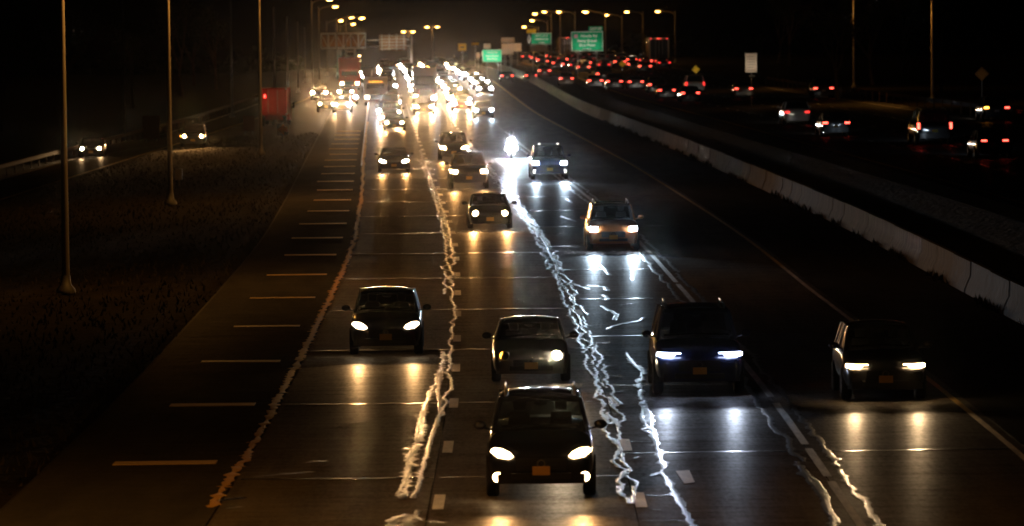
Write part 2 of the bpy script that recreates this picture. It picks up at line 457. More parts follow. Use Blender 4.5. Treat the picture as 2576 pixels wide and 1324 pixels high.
snake([pxo(*q) for q in ((1055, 1285), (1045, 1300), (1060, 1312), (1120, 1316))], .10)
snake([pxo(*q) for q in ((1040, 1296), (1000, 1302), (985, 1318), (975, 1345))], .2, jit=1)
snake([pxo(*q) for q in ((1030, 1300), (1028, 1320), (1020, 1345))], .22, jit=1)
# between second and third lane: three tangled strands
along(3.45, 92, 180, .075, .20, jit=.9)
along(3.42, 180, 400, .10, .2, jit=1.1)
along(3.62, 92, 400, .06, .2, gap=.35, lo=4, hi=10, jit=.9)
along(3.78, 110, 400, .07, .22, gap=.45, lo=3, hi=9)
along(3.66, 180, 380, .08, .2, gap=.3, jit=1.1)
for k in range(46):
    d = random.uniform(100, 260); o = random.uniform(3.3, 3.9)
    snake([(o, d), (o + random.uniform(.15, .4), d + random.uniform(-.5, .5))], random.uniform(.05, .1), jit=1)
# third lane: long branching crack and short ones
snake([pxo(*q) for q in ((1575, 888), (1590, 912), (1622, 935), (1606, 962), (1615, 1000), (1632, 1050), (1640, 1085), (1652, 1125), (1668, 1172), (1665, 1190), (1690, 1225), (1712, 1262), (1742, 1322), (1752, 1345))], .13, jit=.8)
snake([pxo(*q) for q in ((1612, 1010), (1620, 1035), (1615, 1055), (1630, 1075), (1612, 1082), (1634, 1090))], .10, jit=.9)
snake([pxo(*q) for q in ((1640, 1198), (1660, 1190))], .10)
for pl in (((1500, 660), (1518, 672), (1532, 692)), ((1478, 718), (1520, 722), (1530, 732)), ((1515, 742), (1530, 750), (1524, 756)),
           ((1512, 770), (1530, 780), (1552, 792), (1545, 806)), ((1525, 828), (1560, 816), (1610, 808), (1620, 800)), ((1560, 768), (1595, 764)),
           ((1440, 715), (1480, 728)), ((1588, 682), (1590, 705)), ((1522, 1045), (1550, 1058), (1535, 1068)), ((1410, 545), (1450, 558)), ((1425, 500), (1440, 512))):
    snake([pxo(*q) for q in pl], .12, jit=.7)
for y, x0, x1 in ((1112, 1575, 1640), (1247, 1625, 1705), (1311, 1612, 1735), (1283, 1640, 1660)):
    snake([pxo(x0, y), pxo(x1, y)], .09)
# a white patch of paint on the third lane
p = [pxo(*q) for q in ((1700, 1186), (1734, 1184), (1748, 1214), (1722, 1218))]
me = mesh("paint_patch", [P(d, o, .008) for o, d in p], [(0, 1, 2, 3)], WHITE); link(bpy.data.objects.new("paint_patch", me), road)
# either side of the fourth lane line
along(6.95, 88, 360, .12, .14)
along(7.62, 84, 300, .12, .12, jit=.9)
snake([pxo(*q) for q in ((2005, 1162), (2020, 1190), (2040, 1212), (2065, 1240), (2090, 1300), (2098, 1335))], .13, jit=1)
# worn edge strip beside the outer shoulder
along(-3.83, 92, 470, .15, .04, gap=.08, m=SEALB, jit=.9)
for k in range(34):
    d = random.uniform(93, 220); snake([(-3.95, d), (-3.70, d + random.uniform(-.2, .2))], random.uniform(.06, .14), m=SEALB, jit=1)
for pl in (((640, 1200), (790, 1188)), ((545, 1262), (612, 1252)), ((570, 1280), (605, 1275)), ((770, 1165), (820, 1160))):
    snake([pxo(*q) for q in pl], .14, jit=1)
# median barrier built of precast sections
barrier = empty("median_barrier", P(150, baroff(150)))
tag(barrier, "long concrete median barrier of joined sections dividing the two directions of traffic", "barrier")
loc0 = barrier.location.copy()
prof = [(-.28, -.1), (-.28, .08), (-.2, .3), (-.1, .5), (-.075, .95), (.075, .95), (.1, .5), (.2, .3), (.28, .08), (.28, -.1)]
d = 120.0
while d < 1000:
    L = 6.1; rings = []
    if not (690 < d < 712):
        j = random.uniform(-.02, .02); hj = random.uniform(-.012, .012)
        for e in (d + .05, d + L / 2, d + L - .05):
            c = P(e, baroff(e) - .0); c.z = rise(e)
            rings.append([c + Vector((x + j, 0, z + (hj if z > .4 else 0))) - loc0 for x, z in prof])
        mb = MB(); mb.loft(rings); mb.obj("barrier_section", BARC, barrier, smooth=25)
    d += L
# higher carriageway on the far side of the barrier
rroad = empty("far_carriageway"); tag(rroad, kind="structure")
mb = MB(); strip(mb, [20.2, 21, 25, 29, 33, 37.6], 120, 1500, 12, .0); mb.obj("asphalt_surface", RASP, rroad)
mb = MB(); strip(mb, [21.55, 21.72], 120, 900, 8, .006); mb.obj("yellow_edge_line", YELL, rroad)
mb = MB(); strip(mb, [36.3, 36.45], 120, 900, 8, .006); mb.obj("white_edge_line", WHITE, rroad)
for k in range(0, 48):
    d0 = 150 + 12.2 * k
    for o in (25.3, 29.0, 32.7):
        mb = MB(); strip(mb, [o - .08, o + .08], d0 + o * .1, d0 + 3.05 + o * .1, 1.6, .006); mb.obj("lane_dash", WHITE, rroad)
for o in (25.5, 28.8, 32.5):
    old = road; road = rroad
    along(o, 190, 420, .14, .3, gap=.5)
    road = old
# ramp on the outer side
ramp = empty("slip_road"); tag(ramp, kind="structure")
def ro(d): return lin(200, 620, -29, -12.5, d)
mb = MB(); strip(mb, [lambda d: ro(d) - 2.6, ro, lambda d: ro(d) + 2.6], 150, 900, 12, .03); mb.obj("asphalt_surface", ASPH, ramp)
mb = MB(); strip(mb, [lambda d: ro(d) + 2.3, lambda d: ro(d) + 2.42], 260, 640, 8, .037); mb.obj("white_edge_line", YELL, ramp)
mb = MB(); strip(mb, [lambda d: ro(d) - 2.42, lambda d: ro(d) - 2.3], 260, 640, 8, .037); mb.obj("white_edge_line", WHITE, ramp)

# ------------------------------------------------------------------ lights
def spot(name, col, energy, size, blend=1.0, rad=.06):
    l = bpy.data.lights.new(name, 'SPOT'); l.color = col; l.energy = energy; l.spot_size = R(size); l.spot_blend = blend; l.shadow_soft_size = rad
    return l
BEAM = {'warm': spot("beam_warm", (1, .47, .14), HL * 2.1, 27), 'cool': spot("beam_cool", (.64, .83, 1), HL * 2.8, 27), 'white': spot("beam_white", (1, .6, .27), HL * 1.5, 27),
        'far_warm': spot("beam_far_warm", (1, .58, .25), HL * 44, 9), 'far_cool': spot('beam_far_cool', (.7, .84, 1), HL * 30, 9), 'bril': spot("beam_brilliant", (.72, .86, 1), HL * 26, 10),
        'dim': spot("beam_dim", (1, .66, .34), HL * .5, 27), 'away': spot("beam_away", (1, .9, .76), RHL, 27), 'spill_blind': spot('spill_blind', (1, .78, .5), HL * 5, 22),
        'near_warm': spot('beam_near_warm', (1, .5, .17), HL * .7, 30), 'near_white': spot('beam_near_white', (1, .54, .2), HL * .65, 30), 'near_cool': spot('beam_near_cool', (.7, .8, 1), HL * .5, 30),
        'away_far': spot("beam_away_far", (1, .92, .8), RHL * 1.1, 24), 'away_cool': spot("beam_away_cool", (.7, .85, 1), RHL * .9, 27)}

# ------------------------------------------------------------------ vehicles
STY = dict(
    sedan=dict(L=4.75, W=1.84, H=1.45, gc=.2, nose=.62, hood=.82, cowl=.96, deck=1.05, hl=1.35, ws=.95, roof=1.15, rr=.8, hz=.66, tr=.33),
    crossover=dict(L=4.6, W=1.86, H=1.64, gc=.24, nose=.74, hood=.98, cowl=1.08, deck=1.1, hl=1.2, ws=.85, roof=1.85, rr=.5, hz=.78, tr=.36),
    suv=dict(L=4.8, W=1.93, H=1.77, gc=.26, nose=.78, hood=1.02, cowl=1.13, deck=1.12, hl=1.25, ws=.75, roof=2.2, rr=.35, hz=.82, tr=.38),
    bigsuv=dict(L=5.3, W=2.04, H=1.93, gc=.3, nose=.86, hood=1.14, cowl=1.24, deck=1.2, hl=1.4, ws=.75, roof=2.6, rr=.3, hz=.94, tr=.41),
    pickup=dict(L=5.8, W=2.02, H=1.9, gc=.32, nose=.86, hood=1.13, cowl=1.22, deck=1.2, hl=1.45, ws=.75, roof=1.35, rr=.3, hz=.92, tr=.41),
    jeep=dict(L=4.3, W=1.88, H=1.84, gc=.32, nose=.84, hood=1.06, cowl=1.14, deck=1.12, hl=1.3, ws=.35, roof=2.0, rr=.15, hz=.85, tr=.42),
    van=dict(L=5.0, W=1.98, H=1.8, gc=.22, nose=.74, hood=.98, cowl=1.1, deck=1.05, hl=.95, ws=1.0, roof=2.3, rr=.3, hz=.76, tr=.35),
)

def part_list(sty, col, o):
    """list of (name, mesh, parent index, matrix, subsurf) for a car with the nose at -y"""
    s = STY[sty]; L, Wd, Hh, gc = s['L'], s['W'], s['H'], s['gc']; w = Wd / 2; y0 = -L / 2
    pm = PAINTS[col]; out = []
    near = o.get('near', False)
    # lower body
    def ring(y, hw, zb, zt, cr=.03):
        h = zt - zb
        half = [(.0, zb), (.78 * hw, zb), (.95 * hw, zb + .10 * h), (hw, zb + .36 * h), (hw * .995, zb + .62 * h), (hw * .965, zt - .14 * h), (hw * .90, zt - .035 * h), (hw * .7, zt), (hw * .36, zt + cr * .8), (0, zt + cr)]
        pts = [(x, z) for x, z in half] + [(-x, z) for x, z in reversed(half[1:-1])]
        return [Vector((x, y, z)) for x, z in pts]
    hl, ws, rf, rr = s['hl'], s['ws'], s['roof'], s['rr']
    cb = y0 + hl; ce = cb + ws + rf + rr
    st = [(y0, .80, gc + .1, s['nose'] - .06), (y0 + .06, .88, gc + .03, s['nose'] + .02), (y0 + .22, .945, gc, s['hood'] - .07), (y0 + .45, .98, gc, s['hood'] - .01),
          (y0 + hl * .6, 1, gc, s['hood'] + .04), (cb, 1, gc, s['cowl']), (cb + ws, 1, gc, s['cowl'] + .02), (cb + ws + rf, .995, gc, s['cowl'] + .03),
          (min(ce, y0 + L - .4), .985, gc, s['deck']), (y0 + L - .25, .965, gc + .04, s['deck'] - .0), (y0 + L - .06, .93, gc + .1, s['deck'] - .06), (y0 + L, .86, gc + .14, s['deck'] - .16)]
    st = sorted(st, key=lambda q: q[0])
    mb = MB(); mb.loft([ring(y, w * f, zb, zt) for y, f, zb, zt in st])
    body = len(out); out.append(("body", mb.mesh("body", [pm], 50), None, None, 1 if near else 0))
    # roof
    wb, wr = w * .90, w * .74
    yr0, yr1 = cb + ws, cb + ws + rf
    mb = MB(); rings = []
    for t in (0, .06, .3, .7, .94, 1):
        y = yr0 - .05 + (yr1 - yr0 + .1) * t; dz = -.055 * (2 * t - 1) ** 4 - (.035 if t in (0, 1) else 0)
        top = [(x * wr, Hh + dz - .07 * abs(x) ** 3.2) for x in (-1.04, -.85, -.5, 0, .5, .85, 1.04)]
        rings.append([Vector((x, y, z)) for x, z in top] + [Vector((x * .98, y, z - .045)) for x, z in reversed(top)])
    mb.loft(rings); out.append(("roof", mb.mesh("roof", [pm], 50), None, None, 1 if near else 0)); roofi = len(out) - 1
    zb = s['cowl'] - .03; zr = Hh - .09
    # pillars
    for sx in (-1, 1):
        mb = MB(); mb.beam((sx * wb * .98, cb + .06, zb), (sx * wr * 1.0, yr0 + .0, zr), .035, .05)
        out.append(("pillar", mb.mesh("pillar", [pm]), None, None, 0))
        mb = MB(); mb.beam((sx * wb, cb + ws + rf * .42, zb), (sx * wr * 1.0, cb + ws + rf * .42 + .05, zr), .03, .05)
        out.append(("pillar", mb.mesh("pillar", [BLK]), None, None, 0))
        mb = MB(); mb.beam((sx * wb * .97, ce - .08, zb), (sx * wr * 1.0, yr1 + .0, zr), .04, .08)
        out.append(("pillar", mb.mesh("pillar", [pm]), None, None, 0))
    def pane(a, b, c, d2, bulge, nx=5):
        """a,b bottom left/right; c,d top right/left"""
        vs = []; fs = []
        for j in range(4):
            t = j / 3
            for i in range(nx + 1):
                u = i / nx
                p = Vector(a).lerp(Vector(b), u).lerp(Vector(d2).lerp(Vector(c), u), t)
                p += Vector(bulge) * (1 - (2 * u - 1) ** 2); vs.append(p)
        for j in range(3):
            for i in range(nx): k = j * (nx + 1) + i; fs.append((k, k + 1, k + nx + 2, k + nx + 1))
        return mesh("pane", vs, fs, GLASS, 60)
    e = .93
    out.append(("windshield", pane((-wb * e, cb + .02, zb + .03), (wb * e, cb + .02, zb + .03), (wr * .95, yr0 - .03, zr + .03), (-wr * .95, yr0 - .03, zr + .03), (0, -.07, .02)), None, None, 0)); wsi = len(out) - 1
    out.append(("rear_window", pane((wb * e, ce - .03, zb + .06), (-wb * e, ce - .03, zb + .06), (-wr * .95, yr1 + .03, zr + .02), (wr * .95, yr1 + .03, zr + .02), (0, .04, .02)), None, None, 0))
    for sx in (-1, 1):
        m1 = cb + ws + rf * .42
        out.append(("side_window", pane((sx * (wb - .01), cb + .16, zb + .02), (sx * (wb - .01), m1 - .05, zb + .02), (sx * wr, m1, zr), (sx * wr, yr0 + .05, zr), (sx * .02, 0, 0)), None, None, 0))
        out.append(("side_window", pane((sx * (wb - .01), m1 + .06, zb + .02), (sx * (wb - .01), ce - .18, zb + .02), (sx * wr, yr1 - .08, zr), (sx * wr, m1 + .1, zr), (sx * .02, 0, 0)), None, None, 0))
    # interior
    if near:
        for sx in (-1, 1):
            mb = MB(); mb.loft([[Vector((sx * .38 + x, cb + ws + .5 + y, zb - .05)) for x, y in ((-.22, 0), (.22, 0), (.22, .14), (-.22, .14))],
                                [Vector((sx * .38 + x, cb + ws + .62 + y, zr - .3)) for x, y in ((-.18, 0), (.18, 0), (.18, .1), (-.18, .1))]])
            mb.loft([[Vector((sx * .38 + x, cb + ws + .62 + y, zr - .27)) for x, y in ((-.1, 0), (.1, 0), (.1, .09), (-.1, .09))],
                     [Vector((sx * .38 + x, cb + ws + .65 + y, zr - .1)) for x, y in ((-.12, 0), (.12, 0), (.12, .08), (-.12, .08))]])
            out.append(("seat", mb.mesh("seat", [DARKINT]), None, None, 0))
        mb = MB(); mb.loft([[Vector((x, cb + .25, z)) for x, z in ((-wb * .85, zb - .03), (wb * .85, zb - .03), (wb * .8, zb + .07), (0, zb + .1), (-wb * .8, zb + .07))],
                            [Vector((x, cb + ws * .8, z)) for x, z in ((-wb * .85, zb - .03), (wb * .85, zb - .03), (wb * .8, zb + .09), (0, zb + .12), (-wb * .8, zb + .09))]])
        out.append(("dashboard", mb.mesh("dashboard", [DARKINT]), None, None, 0))
        mb = MB(); mb.tube([Vector((.38 + .18 * math.cos(a), cb + ws * .85 + .1, zb + .05 + .18 * math.sin(a))) for a in [k * math.pi / 6 for k in range(13)]], .015, 6)
        out.append(("steering_wheel", mb.mesh("steering_wheel", [BLK]), None, None, 0))
        for sx in (-.5, .15):
            mb = MB(); mb.tube([(sx * w, cb - .02, zb + .03), (sx * w + .5, cb + .06, zb + .09)], .012, 5); out.append(("wiper", mb.mesh("wiper", [BLK]), wsi, None, 0))
        mb = MB(); mb.ball((0, yr0 + .05, zr - .1), (.13, .02, .045), 10); out.append(("rear_view_mirror", mb.mesh("rear_view_mirror", [BLK], 60), wsi, None, 0))
    # fascia
    mb = MB(); gh = s['nose'] - gc
    mb.box(-w * .46, w * .46, y0 - .012, y0 + .1, gc + gh * .48, s['nose'] - .05)
    gi = len(out); out.append(("grille", mb.mesh("grille", [BLK]), None, None, 0))
    if near:
        for k in range(3):
            z = gc + gh * (.54 + .13 * k)
            mb = MB(); mb.box(-w * .44, w * .44, y0 - .024, y0 - .013, z, z + .018); out.append(("slat", mb.mesh("slat", [CHR if o.get('chrome') else BLK]), gi, None, 0))
        mb = MB(); mb.lathe([(0, .075), (-.012, .075), (-.012, .055), (0, .055)], 'Y', 18, (0, y0 - .03, gc + gh * .74)); out.append(("emblem", mb.mesh("emblem", [CHR], 40), gi, None, 0))
    mb = MB()
    mb.loft([[Vector((x, y, z)) for x, y in ((-w * .9, y0 + .22), (-w * .8, y0 + .0), (0, y0 - .06), (w * .8, y0 + .0), (w * .9, y0 + .22), (w * .6, y0 + .3), (-w * .6, y0 + .3))] for z in (gc + .03, gc + .1, gc + gh * .40)])
    out.append(("bumper", mb.mesh("bumper", [pm], 40), None, None, 0)); bui = len(out) - 1
    if near:
        mb = MB(); mb.box(-w * .55, w * .55, y0 - .075, y0 - .0, gc + .11, gc + .22); out.append(("air_intake", mb.mesh("air_intake", [BLK]), bui, None, 0))
    mb = MB(); mb.box(-.155, .155, y0 - .085, y0 - .062, gc + gh * .40 - .02, gc + gh * .40 + .135); out.append(("licence_plate", mb.mesh("licence_plate", [o.get('plate', PLATE)]), None, None, 0))
    # headlights
    hm = o.get('lamp', WARM); hz = s['hz']
    shape = o.get('shape', 'tear')
    for sx in (-1, 1):
        if shape == 'tear': pl = [(.52, -.05), (.60, -.09), (.80, -.06), (.93, .04), (.90, .09), (.76, .085), (.60, .02)]
        elif shape == 'slim': pl = [(.56, .0), (.62, -.05), (.80, -.06), (.95, -.02), (.95, .05), (.80, .05), (.56, .03)]
        elif shape == 'round': pl = [(.68 + .105 * math.cos(a) / w * .95, .1 * math.sin(a)) for a in [k * math.pi / 5 for k in range(10)]]
        else: pl = [(.62, -.08), (.90, -.07), (.93, .0), (.92, .09), (.64, .08)]
        mb = MB()
        def yy(u): return y0 - .02 + .26 * max(0, u - .62) ** 1.1 * 1.6
        pl2 = pl if sx > 0 else list(reversed(pl))
        fr = [Vector((sx * u * w, yy(u), hz + z)) for u, z in pl2]
        bk = [p + Vector((-sx * .04, .2, 0)) for p in fr]
        mb.loft([fr, bk])
        this = hm
        if o.get('one_eye') and sx < 0: this = OFFL
        out.append(("headlight", mb.mesh("headlight", [this], 50), None, None, 0)); hi = len(out) - 1
        if shape == 'slim':
            mb = MB(); mb.beam((sx * w * .42, y0 - .035, hz + .035), (sx * w * .72, y0 - .01, hz + .055), .002, .012)
            mb = MB(); mb.loft([[Vector((sx * w * u, y0 - .04 + .1 * max(0, u - .6), z + hz)) for z in (.025, .05)] + [Vector((sx * w * u, y0 - .0 + .1 * max(0, u - .6), z + hz)) for z in (.05, .025)] for u in (.42, .56, .72)])
            out.append(("light_strip", mb.mesh("light_strip", [hm]), hi, None, 0))
        if o.get('one_eye') and sx < 0:
            mb = MB(); mb.loft([[p + Vector((sx * .012, -.012, 0)) for p in fr[-3:] + fr[:1]], [p + Vector((sx * .012, .05, 0)) for p in fr[-3:] + fr[:1]]]); out.append(("turn_signal", mb.mesh("turn_signal", [AMB]), hi, None, 0))
        if o.get('fog'):
            mb = MB(); mb.lathe([(.04, .001), (.0, .05), (-.004, .085), (.05, .09)], 'Y', 14, (sx * w * .80, y0 + .03, gc + gh * .28)); out.append(("fog_light", mb.mesh("fog_light", [hm if o['fog'] > 1 else DIML], 60), None, None, 0))
        if o.get('amber'):
            mb = MB(); mb.box(sx * w * .95 - .03, sx * w * .95 + .03, y0 + .12, y0 + .2, hz - .03, hz + .05); out.append(("side_marker", mb.mesh("side_marker", [AMB]), None, None, 0))
    # mirrors
    for sx in (-1, 1):
        mb = MB(); mb.ball((sx * (w + .12), cb + .32, zb + .12), (.12, .07, .085), 10); mb.tube([(sx * (wb + .0), cb + .34, zb + .04), (sx * (w + .08), cb + .33, zb + .08)], .025, 6)
        out.append(("wing_mirror", mb.mesh("wing_mirror", [pm if near else BLK], 60), None, None, 0))
    # wheels
    tr = s['tr']
    for yy2 in (y0 + .88, y0 + L - .95):
        for sx in (-1, 1):
            c = (sx * (w - .1), yy2, tr)
            mb = MB(); mb.lathe([(-.11, tr * .62), (-.115, tr * .9), (-.08, tr), (.08, tr), (.115, tr * .9), (.11, tr * .62)], 'X', 18, c); out.append(("wheel", mb.mesh("wheel", [TYRE], 50), None, None, 0)); wi = len(out) - 1
            if near:
                mb = MB(); mb.lathe([(sx * .08, .02), (sx * .1, .05), (sx * .09, tr * .5), (sx * .105, tr * .64)], 'X', 10, c); out.append(("rim", mb.mesh("rim", [RIM], 30), wi, None, 0))
    # rear
    tm = o.get('tail', TAIL); ye = y0 + L; td = s['deck']
    for sx in (-1, 1):
        if o.get('tallrear'):
            zz0, zz1, xx0, xx1 = td - .32, td + .02, .80, .93
        elif o.get('inboard'):
            zz0, zz1, xx0, xx1 = td - .2, td - .12, .42, .72
        else:
            zz0, zz1, xx0, xx1 = td - .28, td - .17, .56, .88
        mb = MB(); mb.loft([[Vector((sx * w * u, ye + .02 - .16 * max(0, u - .7), z)) for z in (zz0, zz1)] + [Vector((sx * w * u, ye - .12 - .1 * max(0, u - .7), z)) for z in (zz1, zz0)] for u in (xx0, (xx0 + xx1) / 2, xx1)])
        lm = AMB if (o.get('blink') and sx > 0) else tm
        out.append(("tail_light", mb.mesh("tail_light", [lm]), None, None, 0))
    mb = MB(); mb.box(-.15, .15, ye + .0, ye + .03, td - .5, td - .36); out.append(("rear_plate", mb.mesh("rear_plate", [o.get('rplate', PLATEW)]), None, None, 0))
    mb = MB(); mb.loft([[Vector((x, y, z)) for x, y in ((-w * .9, ye - .24), (-w * .8, ye - .0), (0, ye + .05), (w * .8, ye - .0), (w * .9, ye - .24))] for z in (gc + .06, gc + .12, gc + .34)])
    out.append(("rear_bumper", mb.mesh("rear_bumper", [pm], 40), None, None, 0))
    # extras
    if o.get('rails'):
        for sx in (-1, 1):
            mb = MB(); x = sx * wr * .88
            mb.tube([(x, yr0 + .1, Hh - .06), (x, yr0 + .2, Hh + .05), (x, yr1 - .2, Hh + .05), (x, yr1 - .1, Hh - .06)], .022, 6); out.append(("roof_rail", mb.mesh("roof_rail", [GALV], 60), roofi, None, 0))
    if o.get('lightbar'):
        mb = MB(); mb.box(-w * .55, w * .55, yr0 - .16, yr0 - .08, Hh + .0, Hh + .07); out.append(("light_bar", mb.mesh("light_bar", [BLK]), roofi, None, 0)); q = len(out) - 1
        for sx in (-1, 1):
            mb = MB(); mb.box(sx * w * .5 - .05, sx * w * .5 + .05, yr0 - .175, yr0 - .162, Hh + .015, Hh + .055); out.append(("light_bar_lamp", mb.mesh("light_bar_lamp", [DIML]), q, None, 0))
    if sty == 'pickup':
        mb = MB(); mb.box(-w * .8, w * .8, ce + .1, y0 + L - .1, s['deck'] + .0, s['deck'] + .03); out.append(("bed_cover", mb.mesh("bed_cover", [BLK]), None, None, 0))
    if sty == 'jeep':
        for sx in (-1, 1):
            mb = MB(); mb.box(sx * (w - .02) - .12, sx * (w - .02) + .12, y0 + .45, y0 + 1.35, .83, .9); out.append(("wheel_flare", mb.mesh("wheel_flare", [BLK]), None, None, 0))
        mb = MB(); mb.lathe([(-.1, .2), (-.1, .38), (.1, .38), (.1, .2)], 'Y', 16, (0, ye + .16, .95)); out.append(("spare_wheel", mb.mesh("spare_wheel", [TYRE], 40), None, None, 0))
    return out

_U = "zeroth first second third fourth fifth sixth seventh eighth ninth tenth eleventh twelfth thirteenth fourteenth fifteenth sixteenth seventeenth eighteenth nineteenth".split()
def ordinal(n):
    if n < 20: return _U[n]
    t = {2: ("twentieth", "twenty"), 3: ("thirtieth", "thirty"), 4: ("fortieth", "forty")}[n // 10]
    return t[0] if n % 10 == 0 else t[1] + "-" + _U[n % 10]
CACHE = {}
LITE = {"body", "roof", "windshield", "rear_window", "headlight", "bumper", "wheel", "tail_light", "licence_plate", "wing_mirror", "pillar", "rear_plate", "rear_bumper"}
FAR = {"body", "roof", "windshield", "headlight", "tail_light", "wheel", "pillar"}
def vehicle(name, sty, col, pos, rz, label, cat="car", group=None, beam=None, away=False, detail='full', **o):
    o.setdefault('near', detail == 'full')
    key = (sty, col, tuple(sorted((k, getattr(v, 'name', v)) for k, v in o.items())))
    if key not in CACHE: CACHE[key] = part_list(sty, col, o)
    pl = CACHE[key]; s = STY[sty]
    root = empty(name, pos, rz + (math.pi if away else 0)); tag(root, label, cat, group)
    objs = []
    keep = None if detail in ('full', 'mid') else LITE if detail == 'lite' else FAR
    for nm, me, par, mtx, sub in pl:
        if keep is not None and nm not in keep: objs.append(None); continue
        if keep is FAR and (nm in ("wheel", "pillar") and False): objs.append(None); continue
        if par is not None and objs[par] is None: objs.append(None); continue
        ob = bpy.data.objects.new(nm, me); link(ob, root if par is None else objs[par])
        if sub: md = ob.modifiers.new("smooth", 'SUBSURF'); md.levels = 1; md.render_levels = 1
        objs.append(ob)
    if beam:
        tilt = R(90.2 if beam.startswith('far') else 88.2)
        xs = (0,) if away or detail == 'far' else (-1, 1)
        for sx in xs:
            if o.get('one_eye') and sx < 0: continue
            lo = bpy.data.objects.new("headlight_beam", BEAM[beam])
            link(lo, root, (sx * s['W'] * .38, -s['L'] / 2 - .12, s['hz']), (tilt, 0, math.pi)); lo.scale = (1.0 if beam.startswith('far') else 1.7, 1, 1)
    if o.get('glare'):
        for sx in (-1, 1):
            if o.get('one_eye') and sx < 0: continue
            lo = bpy.data.objects.new("headlight_spill", BEAM[o['glare']])
            link(lo, root, (sx * s['W'] * .38, -s['L'] / 2 - .14, s['hz'] + .02), (R(92.6), 0, math.pi))
    return root

def place(px, py, sty, away=False):
    s = STY[sty]
    p = at(px, py, s['hz'] if not away else s['deck'] - .22)
    L2 = s['L'] / 2
    d = p.y + L2
    q = Vector((p.x + math.tan(-yaw(d)) * L2, d, 0)); q.z = gz(d, q.x - xc(d))
    return q, yaw(d)

ONC = [  # name, style, paint, px, py of the lamps, label, options
 ("suv", 'suv', 'black', 1361, 1142, "dark sport utility vehicle with two headlights and two fog lights lit, nearest of all", dict(beam='near_warm', lamp=NWARM, fog=2, rails=True, shape='tear')),
 ("sedan", 'sedan', 'grey', 1336, 895, "grey sedan with one blinding headlight and an amber turn signal behind the nearest vehicle", dict(beam='near_warm', lamp=NEUT, one_eye=True, shape='round')),
 ("crossover", 'crossover', 'black', 970, 820, "black crossover with swept headlights alone in the outermost lane by the shoulder", dict(beam='near_white', lamp=NNEUT, shape='tear')),
 ("large_suv", 'bigsuv', 'navy', 1760, 893, "large navy utility vehicle with slim blue-white headlights and roof rails", dict(beam='near_cool', lamp=NCOOL, shape='slim', rails=True)),
 ("crossover", 'crossover', 'charcoal', 2228, 922, "dark crossover with warm headlights in the lane next to the median", dict(beam='dim', lamp=NWARM, shape='slim')),
 ("suv", 'suv', 'orange', 1543, 577, "boxy copper orange utility vehicle with cold white headlights", dict(beam='cool', lamp=COOL, shape='block', rails=True)),
 ("sedan", 'sedan', 'black', 1233, 537, "black sedan with a gold plate in the middle of the second lane", dict(beam='warm', lamp=WARM, shape='round')),
 ("pickup_truck", 'pickup', 'charcoal', 1180, 432, "charcoal pickup truck with warm lamps ahead of a darker utility vehicle", dict(beam='warm', lamp=WARM, shape='block')),
 ("suv", 'suv', 'black', 1142, 372, "black utility vehicle half hidden behind the charcoal pickup truck", dict(beam='warm', lamp=WARM, shape='tear')),
 ("pickup_truck", 'pickup', 'navy', 1383, 411, "navy pickup truck with cold white headlights and small lamps below", dict(beam='cool', lamp=COOL, fog=1, lightbar=True, shape='block')),
 ("sedan", 'sedan', 'charcoal', 991, 406, "charcoal sedan in the lane beside the shoulder, lighting the pavement ahead", dict(beam='warm', lamp=NEUT, shape='tear')),
 ("sedan", 'sedan', 'black', 992, 309, "small black sedan in the outermost lane just below the glare", dict(beam='warm', lamp=WARM, shape='round')),
 ("crossover", 'crossover', 'black', 1217, 277, "black crossover with two cold lamps, first to emerge from the glare on its lane", dict(beam='cool', lamp=COOL, shape='block')),
 ("off_road_vehicle", 'jeep', 'black', 821, 262, "black upright off-road vehicle with a roof light bar merging from the slip road", dict(beam='warm', lamp=WARM, lightbar=True, shape='round')),
 ("sedan", 'sedan', 'charcoal', 228, 374, "dark sedan with small white lamps on the slip road behind the tallest pole", dict(beam='white', lamp=NEUT, shape='round')),
 ("suv", 'suv', 'charcoal', 485, 343, "dark utility vehicle with warm lamps on the slip road by the guardrail", dict(beam='warm', lamp=WARM, shape='round', amber=True)),
]
for i, (n, sty, c, px, py, lab, o) in enumerate(ONC):
    if i == 1: o['glare'] = 'spill_blind'
    q, rz = place(px, py, sty)
    vehicle(n, sty, c, q, rz, lab, "pickup" if sty == 'pickup' else "car", None, detail='full' if i < 10 else 'mid', **o)

# the glare: dense oncoming traffic farther out
rng = random.Random(21)
FARC = []
lane_off = [-1.85, 1.85, 5.45, 9.4]
used = {0: [], 1: [], 2: [], 3: []}
cols = ['black', 'charcoal', 'grey', 'silver', 'white', 'navy', 'red', 'beige']
lane_words = ["outermost", "second", "third", "median"]
for ln, o0 in enumerate(lane_off):
    d = [455, 430, 520, 610][ln]
    step = [13, 15, 19, 36][ln]
    while d < 940:
        if not (ln == 1 and d < 500):
            sty = rng.choice(['sedan', 'sedan', 'crossover', 'suv', 'crossover', 'van', 'pickup'])
            FARC.append((ln, d, o0 + rng.uniform(-.3, .3), sty, rng.choice(cols)))
        d += step * rng.uniform(.75, 1.35)
for o0, d in ((-6.4, 520), (-6.0, 560), (-6.6, 600), (-6.2, 650), (-5.8, 700), (-9.5, 590), (-6.2, 760)):
    FARC.append((4, d, o0, rng.choice(['sedan', 'crossover', 'suv']), rng.choice(cols)))
cnt = {}
